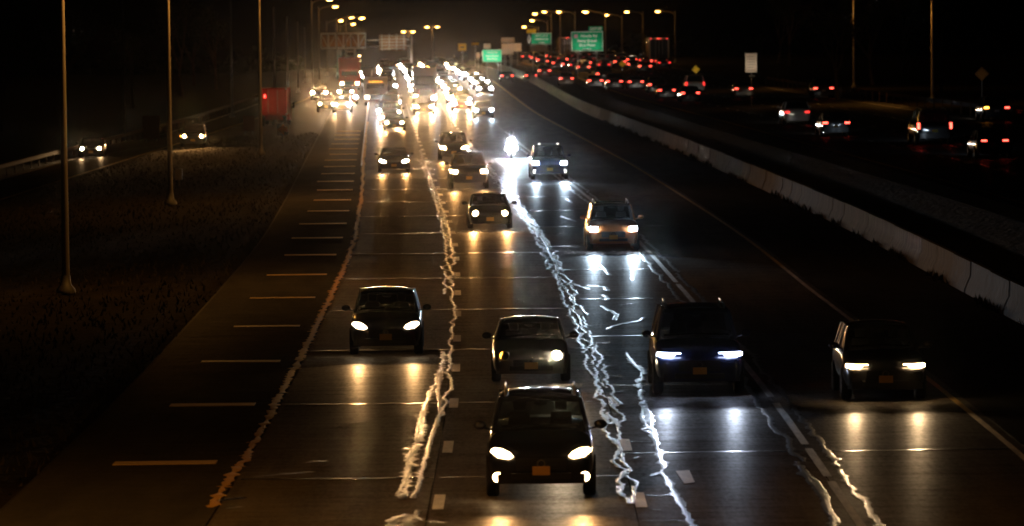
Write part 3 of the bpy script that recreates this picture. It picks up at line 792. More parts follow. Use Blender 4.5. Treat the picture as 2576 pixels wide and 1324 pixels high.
for fi, (ln, d, off, sty, c) in enumerate(FARC):
    cnt[ln] = cnt.get(ln, 0) + 1; no = ordinal(cnt[ln])
    p = P(d, off)
    lam, bm = rng.choice([(FWARM, 'far_warm'), (FWARM, 'far_warm'), (FNEUT, 'far_warm'), (FCOOL, 'far_cool')])
    if ln < 4: lab, g = f"{no} car into the glare along the {lane_words[ln]} lane, counting away from the viewer", f"far oncoming cars on the {lane_words[ln]} lane"
    else: lab, g = f"{no} car with lamps lit on the merging strip beside the outermost lane", "far oncoming cars on the merging strip"
    vehicle("distant_car", sty, c, p, yaw(d), lab, "car", g, beam=bm if (d < 560 or fi % 2) else None, detail='lite' if d < 560 else 'far', lamp=lam, shape='block')

# motorcycle with a dazzling lamp and its rider
def motorcycle(px, py):
    p = at(px, py, .78)
    root = empty("motorcycle", (p.x, p.y + 1, gz(p.y + 1, p.x - xc(p.y + 1))), yaw(p.y)); tag(root, "motorcycle with one dazzling white headlight on the third lane, widened by added side lamps", "motorcycle")
    for y in (-.72, .72):
        mb = MB(); mb.lathe([(-.05, .22), (-.06, .28), (0, .32), (.06, .28), (.05, .22)], 'X', 20, (0, y, .32)); wv = mb.obj("wheel", TYRE, root, 60)
        mb = MB(); mb.lathe([(-.03, .02), (-.03, .2), (.03, .2), (.03, .02)], 'X', 12, (0, y, .32)); mb.obj("rim", RIM, wv)
    for sx in (-.1, .1):
        mb = MB(); mb.tube([(sx, -.72, .32), (sx, -.42, .92)], .028, 8); mb.obj("fork", CHR, root, 60)
    mb = MB(); mb.tube([(-.38, -.22, 1.02), (-.2, -.36, 1.04), (0, -.38, 1.0), (.2, -.36, 1.04), (.38, -.22, 1.02)], .018, 6); mb.obj("handlebar", BLK, root, 60)
    mb = MB(); mb.ball((0, -.1, .84), (.17, .3, .14), 12); mb.obj("fuel_tank", PAINTS['black'], root, 60)
    mb = MB(); mb.box(-.16, .16, -.3, .3, .3, .66); mb.obj("engine", GALV, root)
    mb = MB(); mb.loft([[Vector((x, y, z)) for x, z in ((-.13, .74), (.13, .74), (.13, .8), (-.13, .8))] for y in (.15, .8)]); mb.obj("seat", BLK, root)
    mb = MB(); mb.tube([(0, -.45, .5), (0, .1, .45), (0, .72, .32)], .05, 8); mb.obj("frame", BLK, root)
    mb = MB(); mb.ball((0, -.5, .82), (.19, .1, .19), 12); mb.obj("headlight_shell", BLK, root, 60)
    mb = MB(); mb.lathe([(-.1, .001), (-.09, .1), (-.05, .16)], 'Y', 16, (0, -.54, .82)); mb.obj("headlight", BRIL, root, 60)
    for sx in (-.24, .24):  # side lamps added to widen the headlight's blaze
        mb = MB(); mb.ball((sx, -.5, .72), (.12, .08, .12), 12); sh = mb.obj("added_side_lamp_shell", BLK, root, 60)
        mb = MB(); mb.lathe([(-.09, .001), (-.08, .07), (-.05, .115)], 'Y', 16, (sx, -.53, .72)); mb.obj("added_side_lamp", BRIL, sh, 60)
    lo = bpy.data.objects.new("headlight_beam", BEAM['bril']); link(lo, root, (0, -.75, .82), (R(93), 0, math.pi))
    # rider: one skinned body leaning to the bars
    J = [(0, .25, .86), (0, .18, 1.12), (0, .08, 1.36), (0, .05, 1.46), (0, .0, 1.58), (0, -.02, 1.7)]
    rad = [.17, .17, .19, .07, .12, .11]
    E_ = [(i, i + 1) for i in range(5)]
    def limb(a, pts, rs):
        prev = a
        for p_, r_ in zip(pts, rs): J.append(p_); rad.append(r_); E_.append((prev, len(J) - 1)); prev = len(J) - 1
    for sx in (-1, 1):
        limb(2, [(sx * .2, .07, 1.36), (sx * .33, -.06, 1.14), (sx * .34, -.24, 1.05)], [.08, .055, .05])
        limb(0, [(sx * .13, .2, .84), (sx * .24, -.2, .72), (sx * .2, .1, .38), (sx * .2, -.04, .34)], [.11, .08, .06, .05])
    me = bpy.data.meshes.new("rider"); me.from_pydata(J, E_, []); me.materials.append(mat("rider_clothes", (.02, .02, .022), .7))
    ob = bpy.data.objects.new("person", me); link(ob, None, root.location, (0, 0, yaw(p.y)))
    sk = ob.modifiers.new("skin", 'SKIN')
    for i, v in enumerate(me.skin_vertices[0].data): v.radius = (rad[i], rad[i]); v.use_root = i == 0
    ob.modifiers.new("sub", 'SUBSURF').levels = 2
    tag(ob, "rider in dark clothes leaning to the handlebar of the motorcycle", "person")
    mb = MB(); mb.ball((0, -.02, 1.68), (.14, .16, .15), 14); mb.obj("helmet", PAINTS['black'], ob, 60)
motorcycle(1286, 371)

# trucks
def truck(name, pos, rz, w, h, L, label, boxm, cabm, away=False, beam=None, markers=True, lamp=WARM, cab_h=2.5, doors=True, lit=True, frontmark=AMB, rearm=None):
    root = empty(name, pos, rz + (math.pi if away else 0)); tag(root, label, "truck"); hw = w / 2; y0 = -L / 2
    cl = 2.2
    mb = MB(); mb.box(-hw, hw, y0 + cl, y0 + L, 1.0, h); bx = mb.obj("cargo_box", boxm, root)
    for sx in (-1, 1):
        for z in (1.0, h - .1):
            mb = MB(); mb.box(sx * hw - .05, sx * hw + .05, y0 + L - .02, y0 + L + .05, z, z + .1); mb.obj("corner_casting", GALV, bx)
        mb = MB(); mb.box(sx * hw - .06, sx * hw + .03, y0 + L + .0, y0 + L + .045, 1.1, h - .1); mb.obj("door_post", boxm, bx)
        mb = MB(); mb.box(min(0.015 * sx, sx * (hw - .09)), max(0.015 * sx, sx * (hw - .09)), y0 + L + .005, y0 + L + .03, 1.12, h - .12); dr = mb.obj("rear_door", rearm or boxm, bx)
        mb = MB(); mb.tube([(sx * hw * .35, y0 + L + .05, 1.15), (sx * hw * .35, y0 + L + .05, h - .15)], .02, 6); mb.obj("lock_rod", GALV, dr)
        mb = MB(); mb.box(sx * hw * .8 - .12, sx * hw * .8 + .12, y0 + L + .0, y0 + L + .06, .82, .95); mb.obj("tail_light", (BRAKE if markers else OFFL) if away else TAIL, root)
    if markers:
        for x in (-hw * .85, -.2, 0, .2, hw * .85):
            mb = MB(); mb.box(x - .06, x + .06, y0 + L + .031, y0 + L + .06, h - .1, h - .03); mb.obj("marker_lamp", MARK, bx)
    mb = MB()
    mb.loft([[Vector((x * hw * .94, y, z)) for x, y, z in ((-1, y0 + .0, .45), (1, y0 + .0, .45), (1, y0 + cl - .1, .45), (-1, y0 + cl - .1, .45))],
             [Vector((x * hw * .96, y, z)) for x, y, z in ((-1, y0 + .0, 1.3), (1, y0 + .0, 1.3), (1, y0 + cl - .1, 1.3), (-1, y0 + cl - .1, 1.3))],
             [Vector((x * hw * .86, y, z)) for x, y, z in ((-1, y0 + .45, cab_h), (1, y0 + .45, cab_h), (1, y0 + cl - .1, cab_h), (-1, y0 + cl - .1, cab_h))]])
    cb = mb.obj("cab", cabm, root, 40)
    mb = MB(); mb.add([(-hw * .84, y0 + .06, 1.42), (hw * .84, y0 + .06, 1.42), (hw * .76, y0 + .36, cab_h - .18), (-hw * .76, y0 + .36, cab_h - .18)], [(0, 1, 2, 3)]); mb.obj("windshield", GLASS, cb)
    mb = MB(); mb.box(-hw * .5, hw * .5, y0 - .03, y0 + .05, .75, 1.2); mb.obj("grille", BLK, cb)
    mb = MB(); mb.box(-hw * .95, hw * .95, y0 - .1, y0 + .1, .42, .7); mb.obj("bumper", CHR, cb)
    for sx in (-1, 1):
        mb = MB(); mb.box(sx * hw * .75 - .16, sx * hw * .75 + .16, y0 - .05, y0 + .05, .8, 1.02); mb.obj("headlight", lamp, cb)
        mb = MB(); mb.box(sx * (hw + .18) - .09, sx * (hw + .18) + .09, y0 + .3, y0 + .36, 1.5, 2.0); mb.obj("wing_mirror", BLK, cb)
        for y in (y0 + .9, y0 + L - 1.2):
            mb = MB(); mb.lathe([(-.15, .28), (-.15, .45), (.15, .45), (.15, .28)], 'X', 16, (sx * (hw - .2), y, .45)); mb.obj("wheel", TYRE, root, 50)
        if beam:
            lo = bpy.data.objects.new("headlight_beam", BEAM[beam]); link(lo, root, (sx * hw * .75, y0 - .15, .92), (R(88), 0, math.pi))
    for x in (-.6, -.3, 0, .3, .6):
        if frontmark: mb = MB(); mb.box(x - .05, x + .05, y0 + .42, y0 + .5, cab_h, cab_h + .06); mb.obj("marker_lamp", frontmark, cb)
    return root
def tpos(px, py, hz, L):
    p = at(px, py, hz); d = p.y + L / 2; x = p.x - (yaw(d)) * L / 2 * 1.0
    return Vector((x, d, gz(d, x - xc(d)))), yaw(d)
q, rz = tpos(1066, 228, .92, 8); truck("box_truck", q, rz, 2.45, 3.2, 8, "dark box truck with bright lamps standing above the glare on the second lane", PAINTS['charcoal'], PAINTS['charcoal'], beam='warm', frontmark=None)
q, rz = tpos(945, 245, .92, 8); truck("box_truck", q, rz, 2.4, 3.0, 8, "white box truck in the glare beside the outermost lane", PAINTS['white'], PAINTS['white'], beam='white', lamp=NEUT)
p = atd(880, 215, 640); d = 640
q = Vector((p.x, d, gz(d, p.x - xc(d)))); truck("box_truck", q, yaw(d), 2.5, 4.0, 8, "red box truck with a pale roof edge at the outer side of the glare", REDBOX, REDBOX, beam='warm', cab_h=2.6, frontmark=None)
d = 560; p = atd(1063, 190, d); q = P(d, 2.1); truck("tractor_truck", q, yaw(d), 2.5, 3.9, 12, "tall grey truck behind the dark box truck, lamps high over the glare", PAINTS['grey'], PAINTS['grey'], beam='warm', cab_h=3.2, lamp=NEUT, frontmark=None)
# red box truck seen from behind on the verge strip
p = at(690, 318, 0); L = 7; redt = truck("box_truck", Vector((p.x, p.y + L / 2, p.z)), -.03, 2.35, 3.35, L, "red box truck seen from behind, parked beside the slip road", REDBOX, REDBOX, away=True, markers=False, frontmark=None)
rl = bpy.data.lights.new("added_red_light", 'POINT'); rl.energy = 22; rl.color = (1, .16, .05); rl.shadow_soft_size = .1  # red light added behind the truck to redden its rear
for x, z in ((.7, 2.5),):
    mb = MB(); mb.box(x - .06, x + .06, 3.55, 3.6, z, z + .3); lp = mb.obj("stop_lamp", BRAKE, redt); link(bpy.data.objects.new("added_red_light", rl), redt, (x * .4, 5.4, 2.2))
# trucks driving away, rear doors blackened in place of shade on that face
d = 720; p = atd(1652, 180, d); truck("semi_truck", Vector((p.x, d, gz(d, p.x - xc(d)))), yaw(d) , 2.6, 3.95, 13, "tall truck driving away with a brightly lit white side and red roof lamps", PAINTS['white'], PAINTS['white'], away=True, beam='away', rearm=PAINTS['black'])
d = 900; p = atd(1424, 170, d); truck("semi_truck", Vector((p.x, d, gz(d, p.x - xc(d)))), yaw(d), 2.6, 4.0, 13, "farther truck driving away with red lamps along its roof", PAINTS['beige'], PAINTS['beige'], away=True, beam='away', rearm=PAINTS['black'])

# cars driving away on the far carriageway
AW = [  # px, py tail, style, paint, brake, label, opts
 (2503, 357, 'sedan', 'black', 1, "low black coupe with curved tail lights, nearest on the far carriageway", dict(inboard=True)),
 (2352, 320, 'bigsuv', 'black', 1, "tall black utility vehicle driving away with stacked tail lights and a yellow plate", dict(tallrear=True, rplate=PLATEY, rails=True)),
 (2104, 309, 'sedan', 'black', 1, "black sedan driving away with round red tail lights and gold plate", dict(rplate=PLATE)),
 (2006, 282, 'crossover', 'white', 0, "white crossover driving away, its lit bumper shining", dict()),
 (2508, 271, 'crossover', 'black', 1, "dark car flashing a bright amber turn signal near the outer guardrail", dict(blink=True)),
 (2072, 222, 'suv', 'charcoal', 1, "dark utility vehicle with wide orange-red tail lights below the bare tree", dict()),
 (1871, 223, 'sedan', 'beige', 1, "beige sedan driving away under the tall pale sign", dict()),
 (1737, 234, 'sedan', 'charcoal', 1, "charcoal sedan with red tail lights below a white van", dict()),
 (1678, 227, 'sedan', 'charcoal', 1, "dark sedan with broad red tail lights and a pale plate", dict(rplate=PLATEW)),
 (1749, 213, 'van', 'white', 0, "white van driving away under the yellow diamond sign", dict(tallrear=True)),
 (1652, 213, 'crossover', 'black', 1, "black crossover with orange-red tail lights in front of the white-sided truck", dict()),
 (1600, 206, 'sedan', 'grey', 1, "grey sedan with tail lights just ahead of the black crossover", dict()),
 (1546, 205, 'suv', 'black', 1, "black utility vehicle with low red tail lights near the small white sign", dict()),
 (1519, 186, 'van', 'black', 1, "tall black van showing two round red lamps below the large green sign", dict()),
 (1498, 203, 'sedan', 'charcoal', 1, "charcoal sedan in the row of brake lights below the large green sign", dict()),
 (1425, 198, 'crossover', 'beige', 1, "beige crossover lit from behind, in front of the farther truck", dict()),
 (1337, 190, 'sedan', 'black', 1, "black sedan driving away close to the barrier below the lane sign", dict()),
 (1276, 191, 'sedan', 'charcoal', 1, "charcoal sedan closest to the barrier opening, tail lights glowing", dict()),
 (1370, 178, 'crossover', 'red', 1, "dark red crossover among brake lights below the pale sign panel", dict()),
]
for px, py, sty, c, br, lab, o in AW:
    q, rz = place(px, py, sty, True)
    det = 'full' if q.y < 360 else 'mid' if q.y < 520 else 'lite'
    vehicle({'sedan': 'sedan', 'crossover': 'crossover', 'suv': 'suv', 'bigsuv': 'large_suv', 'van': 'van'}[sty], sty, c, q, rz, lab, "van" if sty == 'van' else "car", None,
            beam=('away_cool' if px in (2503, 2352) else 'away') if q.y < 450 else 'away_far', away=True, detail=det, lamp=OFFL, tail=BRAKE if br else TAIL, **o)
rng = random.Random(5)
for li, o0 in enumerate((23.4, 27.1, 30.8, 34.4)):
    d = rng.uniform(640, 700); no = 0
    while d < 930:
        p = P(d, o0 + rng.uniform(-.3, .3)); no += 1
        vehicle("distant_car", rng.choice(['sedan', 'crossover', 'suv']), rng.choice(['black', 'charcoal', 'navy', 'black', 'grey']), p, yaw(d), f"{ordinal(no)} pair of red tail lights into the queue, {ordinal(li + 1)} lane from the barrier", "car", "far cars in the queue of red tail lights",
                beam=None, away=True, detail='far', lamp=OFFL, tail=BRAKE if rng.random() < .6 else TAIL)
        d += rng.uniform(20, 42)

# ------------------------------------------------------------------ street lamps
LAMPL = {}
def lamp_light(e, key):
    k = (e, key)
    if k not in LAMPL:
        l = bpy.data.lights.new("lamp_light", 'POINT' if e == SOD else 'SPOT'); l.energy = e; l.color = (1, .41, .07) if key == 's' else (1, .68, .34)
        if l.type == 'SPOT': l.spot_size = R(165); l.spot_blend = .6
        l.shadow_soft_size = .15; LAMPL[k] = l
    return LAMPL[k]
def street_lamp(x, d, top, arms, label, energy=SOD, lens=SODL, group=None, arm_len=2.4, key='s', r=.11, scale=1.0, name="street_lamp"):
    z = gz(d, x - xc(d)); root = empty(name, (x, d, z)); tag(root, label, "street lamp" if arms else "pole", group); h = top - z
    mb = MB(); mb.tube([(0, 0, -.1), (0, 0, h * .5), (0, 0, h)], [r, r * .8, r * .55], 10); mb.obj("pole", (POLE_DIMMED if d > 600 else POLE), root, 60)
    mb = MB(); mb.lathe([(0, r * 2.4), (.12, r * 2.4), (.3, r * 1.4), (.6, r * 1.1)], 'Z', 10); mb.obj("base", GALV, root, 40)
    for sx in arms:
        mb = MB(); mb.tube([(0, 0, h - .5), (sx * arm_len * .35, 0, h - .1), (sx * arm_len, 0, h + .1)], [.05, .045, .04], 8); am = mb.obj("arm", (POLE_DIMMED if d > 600 else POLE), root, 60)
        mb = MB(); mb.ball((sx * (arm_len + .3 * scale), 0, h + .12), (.42 * scale, .17 * scale, .1 * scale), 10); hd = mb.obj("lamp_head", (POLE_DIMMED if d > 600 else POLE), root, 60)
        mb = MB(); mb.ball((sx * (arm_len + .38 * scale), 0, h + .05), (.26 * scale, .15 * scale, .12 * scale), 10); mb.obj("lens", lens, hd, 60)
        if energy:
            lo = bpy.data.objects.new("lamp_light", lamp_light(energy, key)); link(lo, root, (sx * (arm_len + .38 * scale), 0, h - .16 * scale))
    return root
street_lamp(-13.2, 84, 12.6, (1,), "added lamp pole out of view before the verge row", 2600, r=.13, arm_len=3.0)  # unseen pole added to light the near shoulder
# tall poles by the slip road (their heads are above the picture)
for px, py, lab, e in ((166, 738, "tallest orange-lit lamp pole on the near verge, first by the shoulder", 1900), (429, 515, "second tall lamp pole on the verge, beside a small cabinet", 2300),
                       (656, 389, "third tall lamp pole, standing at the edge of the red box truck", 2000)):
    p = at(px, py); street_lamp(p.x, p.y, 12.6, (1,), lab, e, r=.13, arm_len=3.0)
for px, py, lab, e in ((313, 352, "dim grey pole behind the slip road, between the two tallest", 0), (584, 296, "thin pole beyond the guardrail of the slip road", 0)):
    p = at(px, py); street_lamp(p.x, p.y, 13.0, (), lab, 0, r=.12, name="utility_pole")
for px, t, d, lab in ((688, 18, 470, "slim pole rising above the red box truck"), (722, 42, 560, "slim pole just beyond the red box truck's far edge"), (748, 55, 640, "shorter slim pole third in the row past the red box truck"), (766, 68, 720, "shortest slim pole last in the row past the red box truck")):
    p = atd(px, t, d); street_lamp(p.x, d, p.z, (), lab, 0, r=.12, name="utility_pole")
p = atd(2344, -30, 420); street_lamp(p.x, 420, p.z, (-1,), "faint tall lamp pole on the verge of the far carriageway", 800, r=.13)
p = atd(2147, -30, 520); street_lamp(p.x, 520, p.z, (-1,), "faint lamp pole standing behind the bare tree", 800, r=.13)
def lamp_px(px, py, d, label, sx=1, al=1.6, energy=SOD, lens=SODL, scale=1.6, key='s', group=None):
    p = atd(px, py, d); return street_lamp(p.x - sx * (al + .38 * scale), d, p.z, (sx,), label, energy, lens, group, al, key, .11, scale)
for px, py, d, lab in ((829, -1, 640, "sodium lamp cut by the upper edge, first of the falling row"), (843, 17, 700, "sodium lamp second in the falling row over the truss sign"),
                       (857, 52, 820, "sodium lamp third in the falling row, directly above the truss sign"), (884, 45, 790, "smaller sodium lamp over the middle of the truss sign"),
                       (888, 61, 900, "lowest small sodium lamp just over the truss sign"), (910, 46, 720, "brightest sodium lamp over the end of the truss sign")):
    lamp_px(px, py, d, lab)
for px, py, d, lab in ((1319, 68, 960, "low sodium lamp beside the yellow plate of the lane sign"), (1339, 52, 900, "sodium lamp just above the yellow plate of the lane sign"),
                       (1346, 35, 860, "first sodium lamp in the level row over the lane sign"), (1370, 30, 880, "second sodium lamp in the level row over the lane sign"),
                       (1406, 30, 860, "sodium lamp in the level row between the two green signs"), (1473, 30, 700, "largest sodium lamp, shining directly above the large green sign"),
                       (1526, 38, 900, "sodium lamp next after the large green sign"), (1577, 30, 860, "lone sodium lamp over the small white and yellow signs"), (1655, 29, 800, "last sodium lamp of the level row, above the brown board")):
    lamp_px(px, py, d, lab, -1, 2.0)
for px, py, d, lab in ((1087, 68, 1000, "twin-headed lamp hanging over the middle of the glare"), (1027, 80, 1080, "smaller twin-headed lamp near the brown sign back")):
    p = atd(px, py, d); street_lamp(p.x, d, p.z, (-1, 1), lab, SOD, SODL, None, .25, 's', .12, 1.8)
for i, (px, py) in enumerate(((1012, 141), (1010, 153), (1007, 169), (1062, 164), (1108, 164), (1158, 166), (1188, 170), (1203, 167), (1243, 161), (1276, 157), (1348, 154))):
    px2 = {1012: 904, 1010: 904, 1007: 901, 1062: 955, 1108: 1000, 1158: 1050, 1188: 1083, 1203: 1098, 1243: 1141, 1276: 1275, 1348: 1173}[px]; py2 = py if px != 1348 else 171
    lamp_px(px2, py2, 1150 + 20 * i, f"tiny far-off lamp, {ordinal(i + 1)} in the row of points above the glare", 1, .6, 0, FARL, 1.2, 'f', "tiny far lamps above the glare")

# ------------------------------------------------------------------ signs
def board(root, c, x0, x1, z0, z1, y, m, name="panel", t=.04, rad=.0):
    mb = MB(); mb.box(x0, x1, y - t, y, z0, z1); return mb.obj(name, m, root)
def text(root, body, x, z, size, y, m, al='CENTER'):
    cu = bpy.data.curves.new("lettering", 'FONT'); cu.body = body; cu.size = size; cu.align_x = al; cu.align_y = 'CENTER'; cu.extrude = .004; cu.offset = .006
    cu.materials.append(m)
    tmp = bpy.data.objects.new("tmp", cu); COL.objects.link(tmp); bpy.context.view_layer.update()
    me = bpy.data.meshes.new_from_object(tmp.evaluated_get(bpy.context.evaluated_depsgraph_get())); bpy.data.objects.remove(tmp)
    return link(bpy.data.objects.new("lettering", me), root, (x, y, z), (math.pi / 2, 0, 0))
SLIT = {}
def sign(name, box, d, m, label, cat="sign", posts=1, border=None, group=None, lit=None):
    x0, y0, x1, y1 = box
    a = atd(x0, y1, d); b = atd(x1, y0, d); cx = (a.x + b.x) / 2; g = gz(d, cx - xc(d))
    root = empty(name, (cx, d, g)); tag(root, label, cat, group); w = (b.x - a.x) / 2; z0, z1 = a.z - g, b.z - g
    pn = board(root, None, -w, w, z0, z1, 0, m)
    if border:
        e = .05 * w
        for (u0, u1, v0, v1) in ((-w + .03, w - .03, z1 - e, z1 - .03), (-w + .03, w - .03, z0 + .03, z0 + e), (-w + .03, -w + e, z0 + e, z1 - e), (w - e, w - .03, z0 + e, z1 - e)):
            board(pn, None, u0, u1, v0, v1, -.041, border, "border", .004)
    if lit:  # lamps added below the panel to brighten it
        for x in ((-w * .5, w * .5) if w > 1.2 else (0,)):
            mb = MB(); mb.tube([(x, -.04, z0 + .05), (x, -1.3, z0 - .25)], .03, 6); am = mb.obj("added_luminaire_arm", GALV, root)
            mb = MB(); mb.box(x - .25, x + .25, -1.42, -1.25, z0 - .32, z0 - .2); mb.obj("added_luminaire", GALV, am)
            if lit not in SLIT:
                l = bpy.data.lights.new("added_sign_lamp", 'SPOT'); l.energy = lit; l.color = (1, .93, .8); l.spot_size = R(120); l.spot_blend = 1; l.shadow_soft_size = .1; SLIT[lit] = l
            link(bpy.data.objects.new("added_sign_lamp", SLIT[lit]), root, (x, -1.35, z0 - .18), (R(145), 0, 0))
    xs = [0] if posts == 1 else [-w * .6, w * .6]
    for x in xs if posts else ():
        mb = MB(); mb.tube([(x, .1, -.1), (x, .1, z1 - .05)], .06 if w > .8 else .03, 8); mb.obj("post", GALV, root)
    return root, pn, w, z0, z1
# large green guide sign
root, pn, w, z0, z1 = sign("guide_sign", (1437, 79, 1517, 130), 640, SGREEN, "large green guide sign with four white lines and a small tab on its corner", posts=2, border=SWHITE, lit=150)
hh = z1 - z0
for tx, fz, sz in (("Nicolls Rd", .77, .17), ("Stony Brook", .53, .17), ("Blue Point", .31, .17), ("1/2 MILE", .1, .11)):
    text(pn, tx, .12 * w if tx[0] == 'N' else 0, z0 + hh * fz, sz * hh * 1.15, -.05, SWHITE)
board(pn, None, -w * .82, -w * .58, z0 + hh * .68, z0 + hh * .86, -.042, mat("sign_shield_pink", (.6, .3, .35), .6), "route_shield", .006)
tb = board(root, None, w * .1, w * .97, z1 + .005, z1 + hh * .24, 0, SGREEN, "exit_tab"); text(tb, "EXIT 62", w * .54, z1 + hh * .12, .17 * hh, -.05, SWHITE)
# lane sign
root, pn, w, z0, z1 = sign("lane_sign", (1325, 83, 1387, 113), 760, SGREEN, "green lane sign with a black diamond panel and white lettering above a pale board", posts=0, border=SWHITE, lit=100)
hh = z1 - z0
bp = board(root, None, -w, -w * .6, z0 + .01, z1 - .01, -.045, SBLACK, "diamond_panel", .006)
mb = MB(); mb.loft([[Vector((-w * .8 + x * s_, y, (z0 + z1) / 2 + z * s_)) for x, z in ((0, -.42 * hh), (.13 * w, 0), (0, .42 * hh), (-.13 * w, 0))] for y, s_ in ((-.053, 1), (-.0531, .62))], cap=False); mb.obj("diamond", SWHITE, bp)
for tx, fz, sz in (("HOV LANE", .77, .22), ("TERMINATES", .46, .2), ("3/4 MILE", .17, .15)): text(pn, tx, w * .2, z0 + hh * fz, sz * hh, -.05, SWHITE)
a = atd(1325, 84, 760); b = atd(1348, 74, 760); x = root.location
tb = board(root, None, a.x - x.x, b.x - x.x, z1 + .01, z1 + (b.z - a.z), 0, SYEL, "yellow_tab")
a = atd(1334, 130, 760); b = atd(1376, 114, 760)
board(root, None, a.x - x.x, b.x - x.x, a.z - x.z, z0 - .02, 0, SPALE, "lower_board")
for xx in (-w * .5, w * .5):
    mb = MB(); mb.tube([(xx, .1, -.1), (xx, .1, z1)], .09, 8); mb.obj("post", GALV, root)
# bright green exit sign
root, pn, w, z0, z1 = sign("guide_sign", (1214, 125, 1262, 157), 800, SLGREEN, "pale bright green guide sign glowing beside the tail lights", posts=2, border=SWHITE, lit=210)
for fz, ww in ((.78, .5), (.5, .7), (.25, .6)):
    text(pn, "Nicolls Rd" if fz > .7 else "Stony Brook" if fz > .4 else "Blue Point", 0, z0 + (z1 - z0) * fz, (z1 - z0) * .2, -.05, SWHITE)
SG = [
 ("warning_plate", (1153, 110, 1173, 128), 900, SYEL, "yellow plate with a dark band, standing alone above the barrier"),
 ("yellow_plate", (1187, 108, 1204, 113), 930, SYEL, "thin small yellow plate at the start of the sign cluster"),
 ("pale_sign", (1217, 110, 1234, 122), 920, SPALE, "small square pale sign in the cluster over the bright green sign"),
 ("pale_sign", (1199, 133, 1207, 146), 920, SPALE, "narrow upright pale sign touching the bright green sign"),
 ("pale_sign", (1212, 130, 1230, 141), 905, SPALE, "pale sign with stripes overlapping the bright green sign's top"),
 ("pale_sign", (1261, 95, 1294, 107), 880, SPALE, "upper pale board of the stacked pair beside the lane sign"),
 ("pale_sign", (1262, 109, 1311, 130), 870, SPALE, "large pale board under the smaller one, beside the lane sign"),
 ("pale_sign", (1252, 124, 1292, 138), 840, SPALE, "tilted pale board below the large pale one"),
 ("white_sign", (1524, 155, 1538, 167), 700, SPALE, "small square white sign left of a yellow diamond"),
 ("pale_sign", (1875, 134, 1904, 183), 430, SPALE, "tall upright pale regulatory sign over the beige sedan"),
 ("brown_board", (1656, 103, 1676, 152), 800, mat("brown_board", (.3, .14, .05), .7), "dim brown board rising behind the white-sided truck"),
]
for nme, box, d, mm, lab in SG:
    root, pn, w, z0, z1 = sign(nme, box, d, mm, lab, posts=1 if (box[2] - box[0]) < 30 else 2, lit={'pale_sign': 34, 'white_sign': 18, 'warning_plate': 20, 'yellow_plate': 12}.get(nme) if box[0] != 1875 else 75)
    if nme == "warning_plate": board(pn, None, -w * .5, w * .5, z0 + (z1 - z0) * .42, z0 + (z1 - z0) * .58, -.042, SBLACK, "band", .004)
    if box[0] == 1875:
        for k in range(6): board(pn, None, -w * .7, w * random.uniform(.4, .75), z0 + (z1 - z0) * (.1 + .14 * k), z0 + (z1 - z0) * (.15 + .14 * k), -.042, mat("faint_legend", (.5, .36, .25), .7), "legend_line", .004)
def diamond(px, py, r, d, m, label, lit=None):
    p = atd(px, py, d); s_ = r / F * d; g = gz(d, p.x - xc(d)); root = empty("diamond_sign", (p.x, d, g)); tag(root, label, "sign"); h = p.z - g
    for q, mm, yy, nm in ((1, m, 0, "panel"), (.86, SBLACK, -.02, "border"), (.8, m, -.024, "face")):
        mb = MB(); mb.loft([[Vector((x * s_ * q, y + yy, h + z * s_ * q)) for x, z in ((0, -1), (1, 0), (0, 1), (-1, 0))] for y in (-.02, 0 if nm == "panel" else -.017)]); mb.obj(nm, mm, root)
    mb = MB(); mb.tube([(0, .05, -.1), (0, .05, h + s_ * .6)], .04, 8); mb.obj("post", GALV, root)
    if lit:  # added lamp that brightens the diamond's face
        mb = MB(); mb.tube([(0, .0, h - s_ * 1.1), (0, -1.0, h - s_ * 1.3)], .025, 6); am = mb.obj("added_luminaire_arm", GALV, root)
        mb = MB(); mb.box(-.15, .15, -1.1, -.95, h - s_ * 1.3 - .08, h - s_ * 1.3); mb.obj("added_luminaire", GALV, am)
        l = bpy.data.lights.new("added_sign_lamp", 'SPOT'); l.energy = lit; l.color = (1, .93, .8); l.spot_size = R(110); l.spot_blend = 1; l.shadow_soft_size = .08
        link(bpy.data.objects.new("added_sign_lamp", l), root, (0, -1.02, h - s_ * 1.3 + .02), (R(140), 0, 0))
diamond(1565.5, 161, 9, 690, SYEL, "small yellow diamond sign beside the little white sign", 12)
diamond(1750.5, 175, 11, 560, SYEL, "bright yellow diamond sign standing over the white van", 26)
diamond(2470, 186, 18, 360, mat("dim_orange_sign", (.6, .25, .04), .7), "dim orange diamond sign high over the outer guardrail")
# arrow sign and cabinet on the near verge
p = at(711, 352); root = empty("arrow_sign", p); tag(root, "small orange arrow sign on a post in the gore of the slip road", "sign")
mb = MB(); mb.box(-.45, .45, -.04, 0, .35, 1.25); pn = mb.obj("panel", SBLACK, root)
mb = MB(); mb.loft([[Vector((x, y, .8 + z)) for x, z in ((-.38, 0), (.1, .4), (.1, .16), (.38, .16), (.38, -.16), (.1, -.16), (.1, -.4))] for y in (-.046, -.042)]); mb.obj("arrow", SORG, pn)
mb = MB(); mb.tube([(0, .04, 0), (0, .04, 1.3)], .04, 8); mb.obj("post", GALV, root)
p = at(450, 466); root = empty("utility_cabinet", p); tag(root, "small metal cabinet on a stub post beside the second tall pole", "cabinet")
mb = MB(); mb.box(-.2, .2, -.12, .12, .3, .9); bx = mb.obj("cabinet_box", GALV, root); mb = MB(); mb.box(-.17, .17, -.135, -.121, .34, .86); mb.obj("door", GALV, bx)
mb = MB(); mb.tube([(0, 0, -.05), (0, 0, .3)], .06, 8); mb.obj("post", GALV, root)
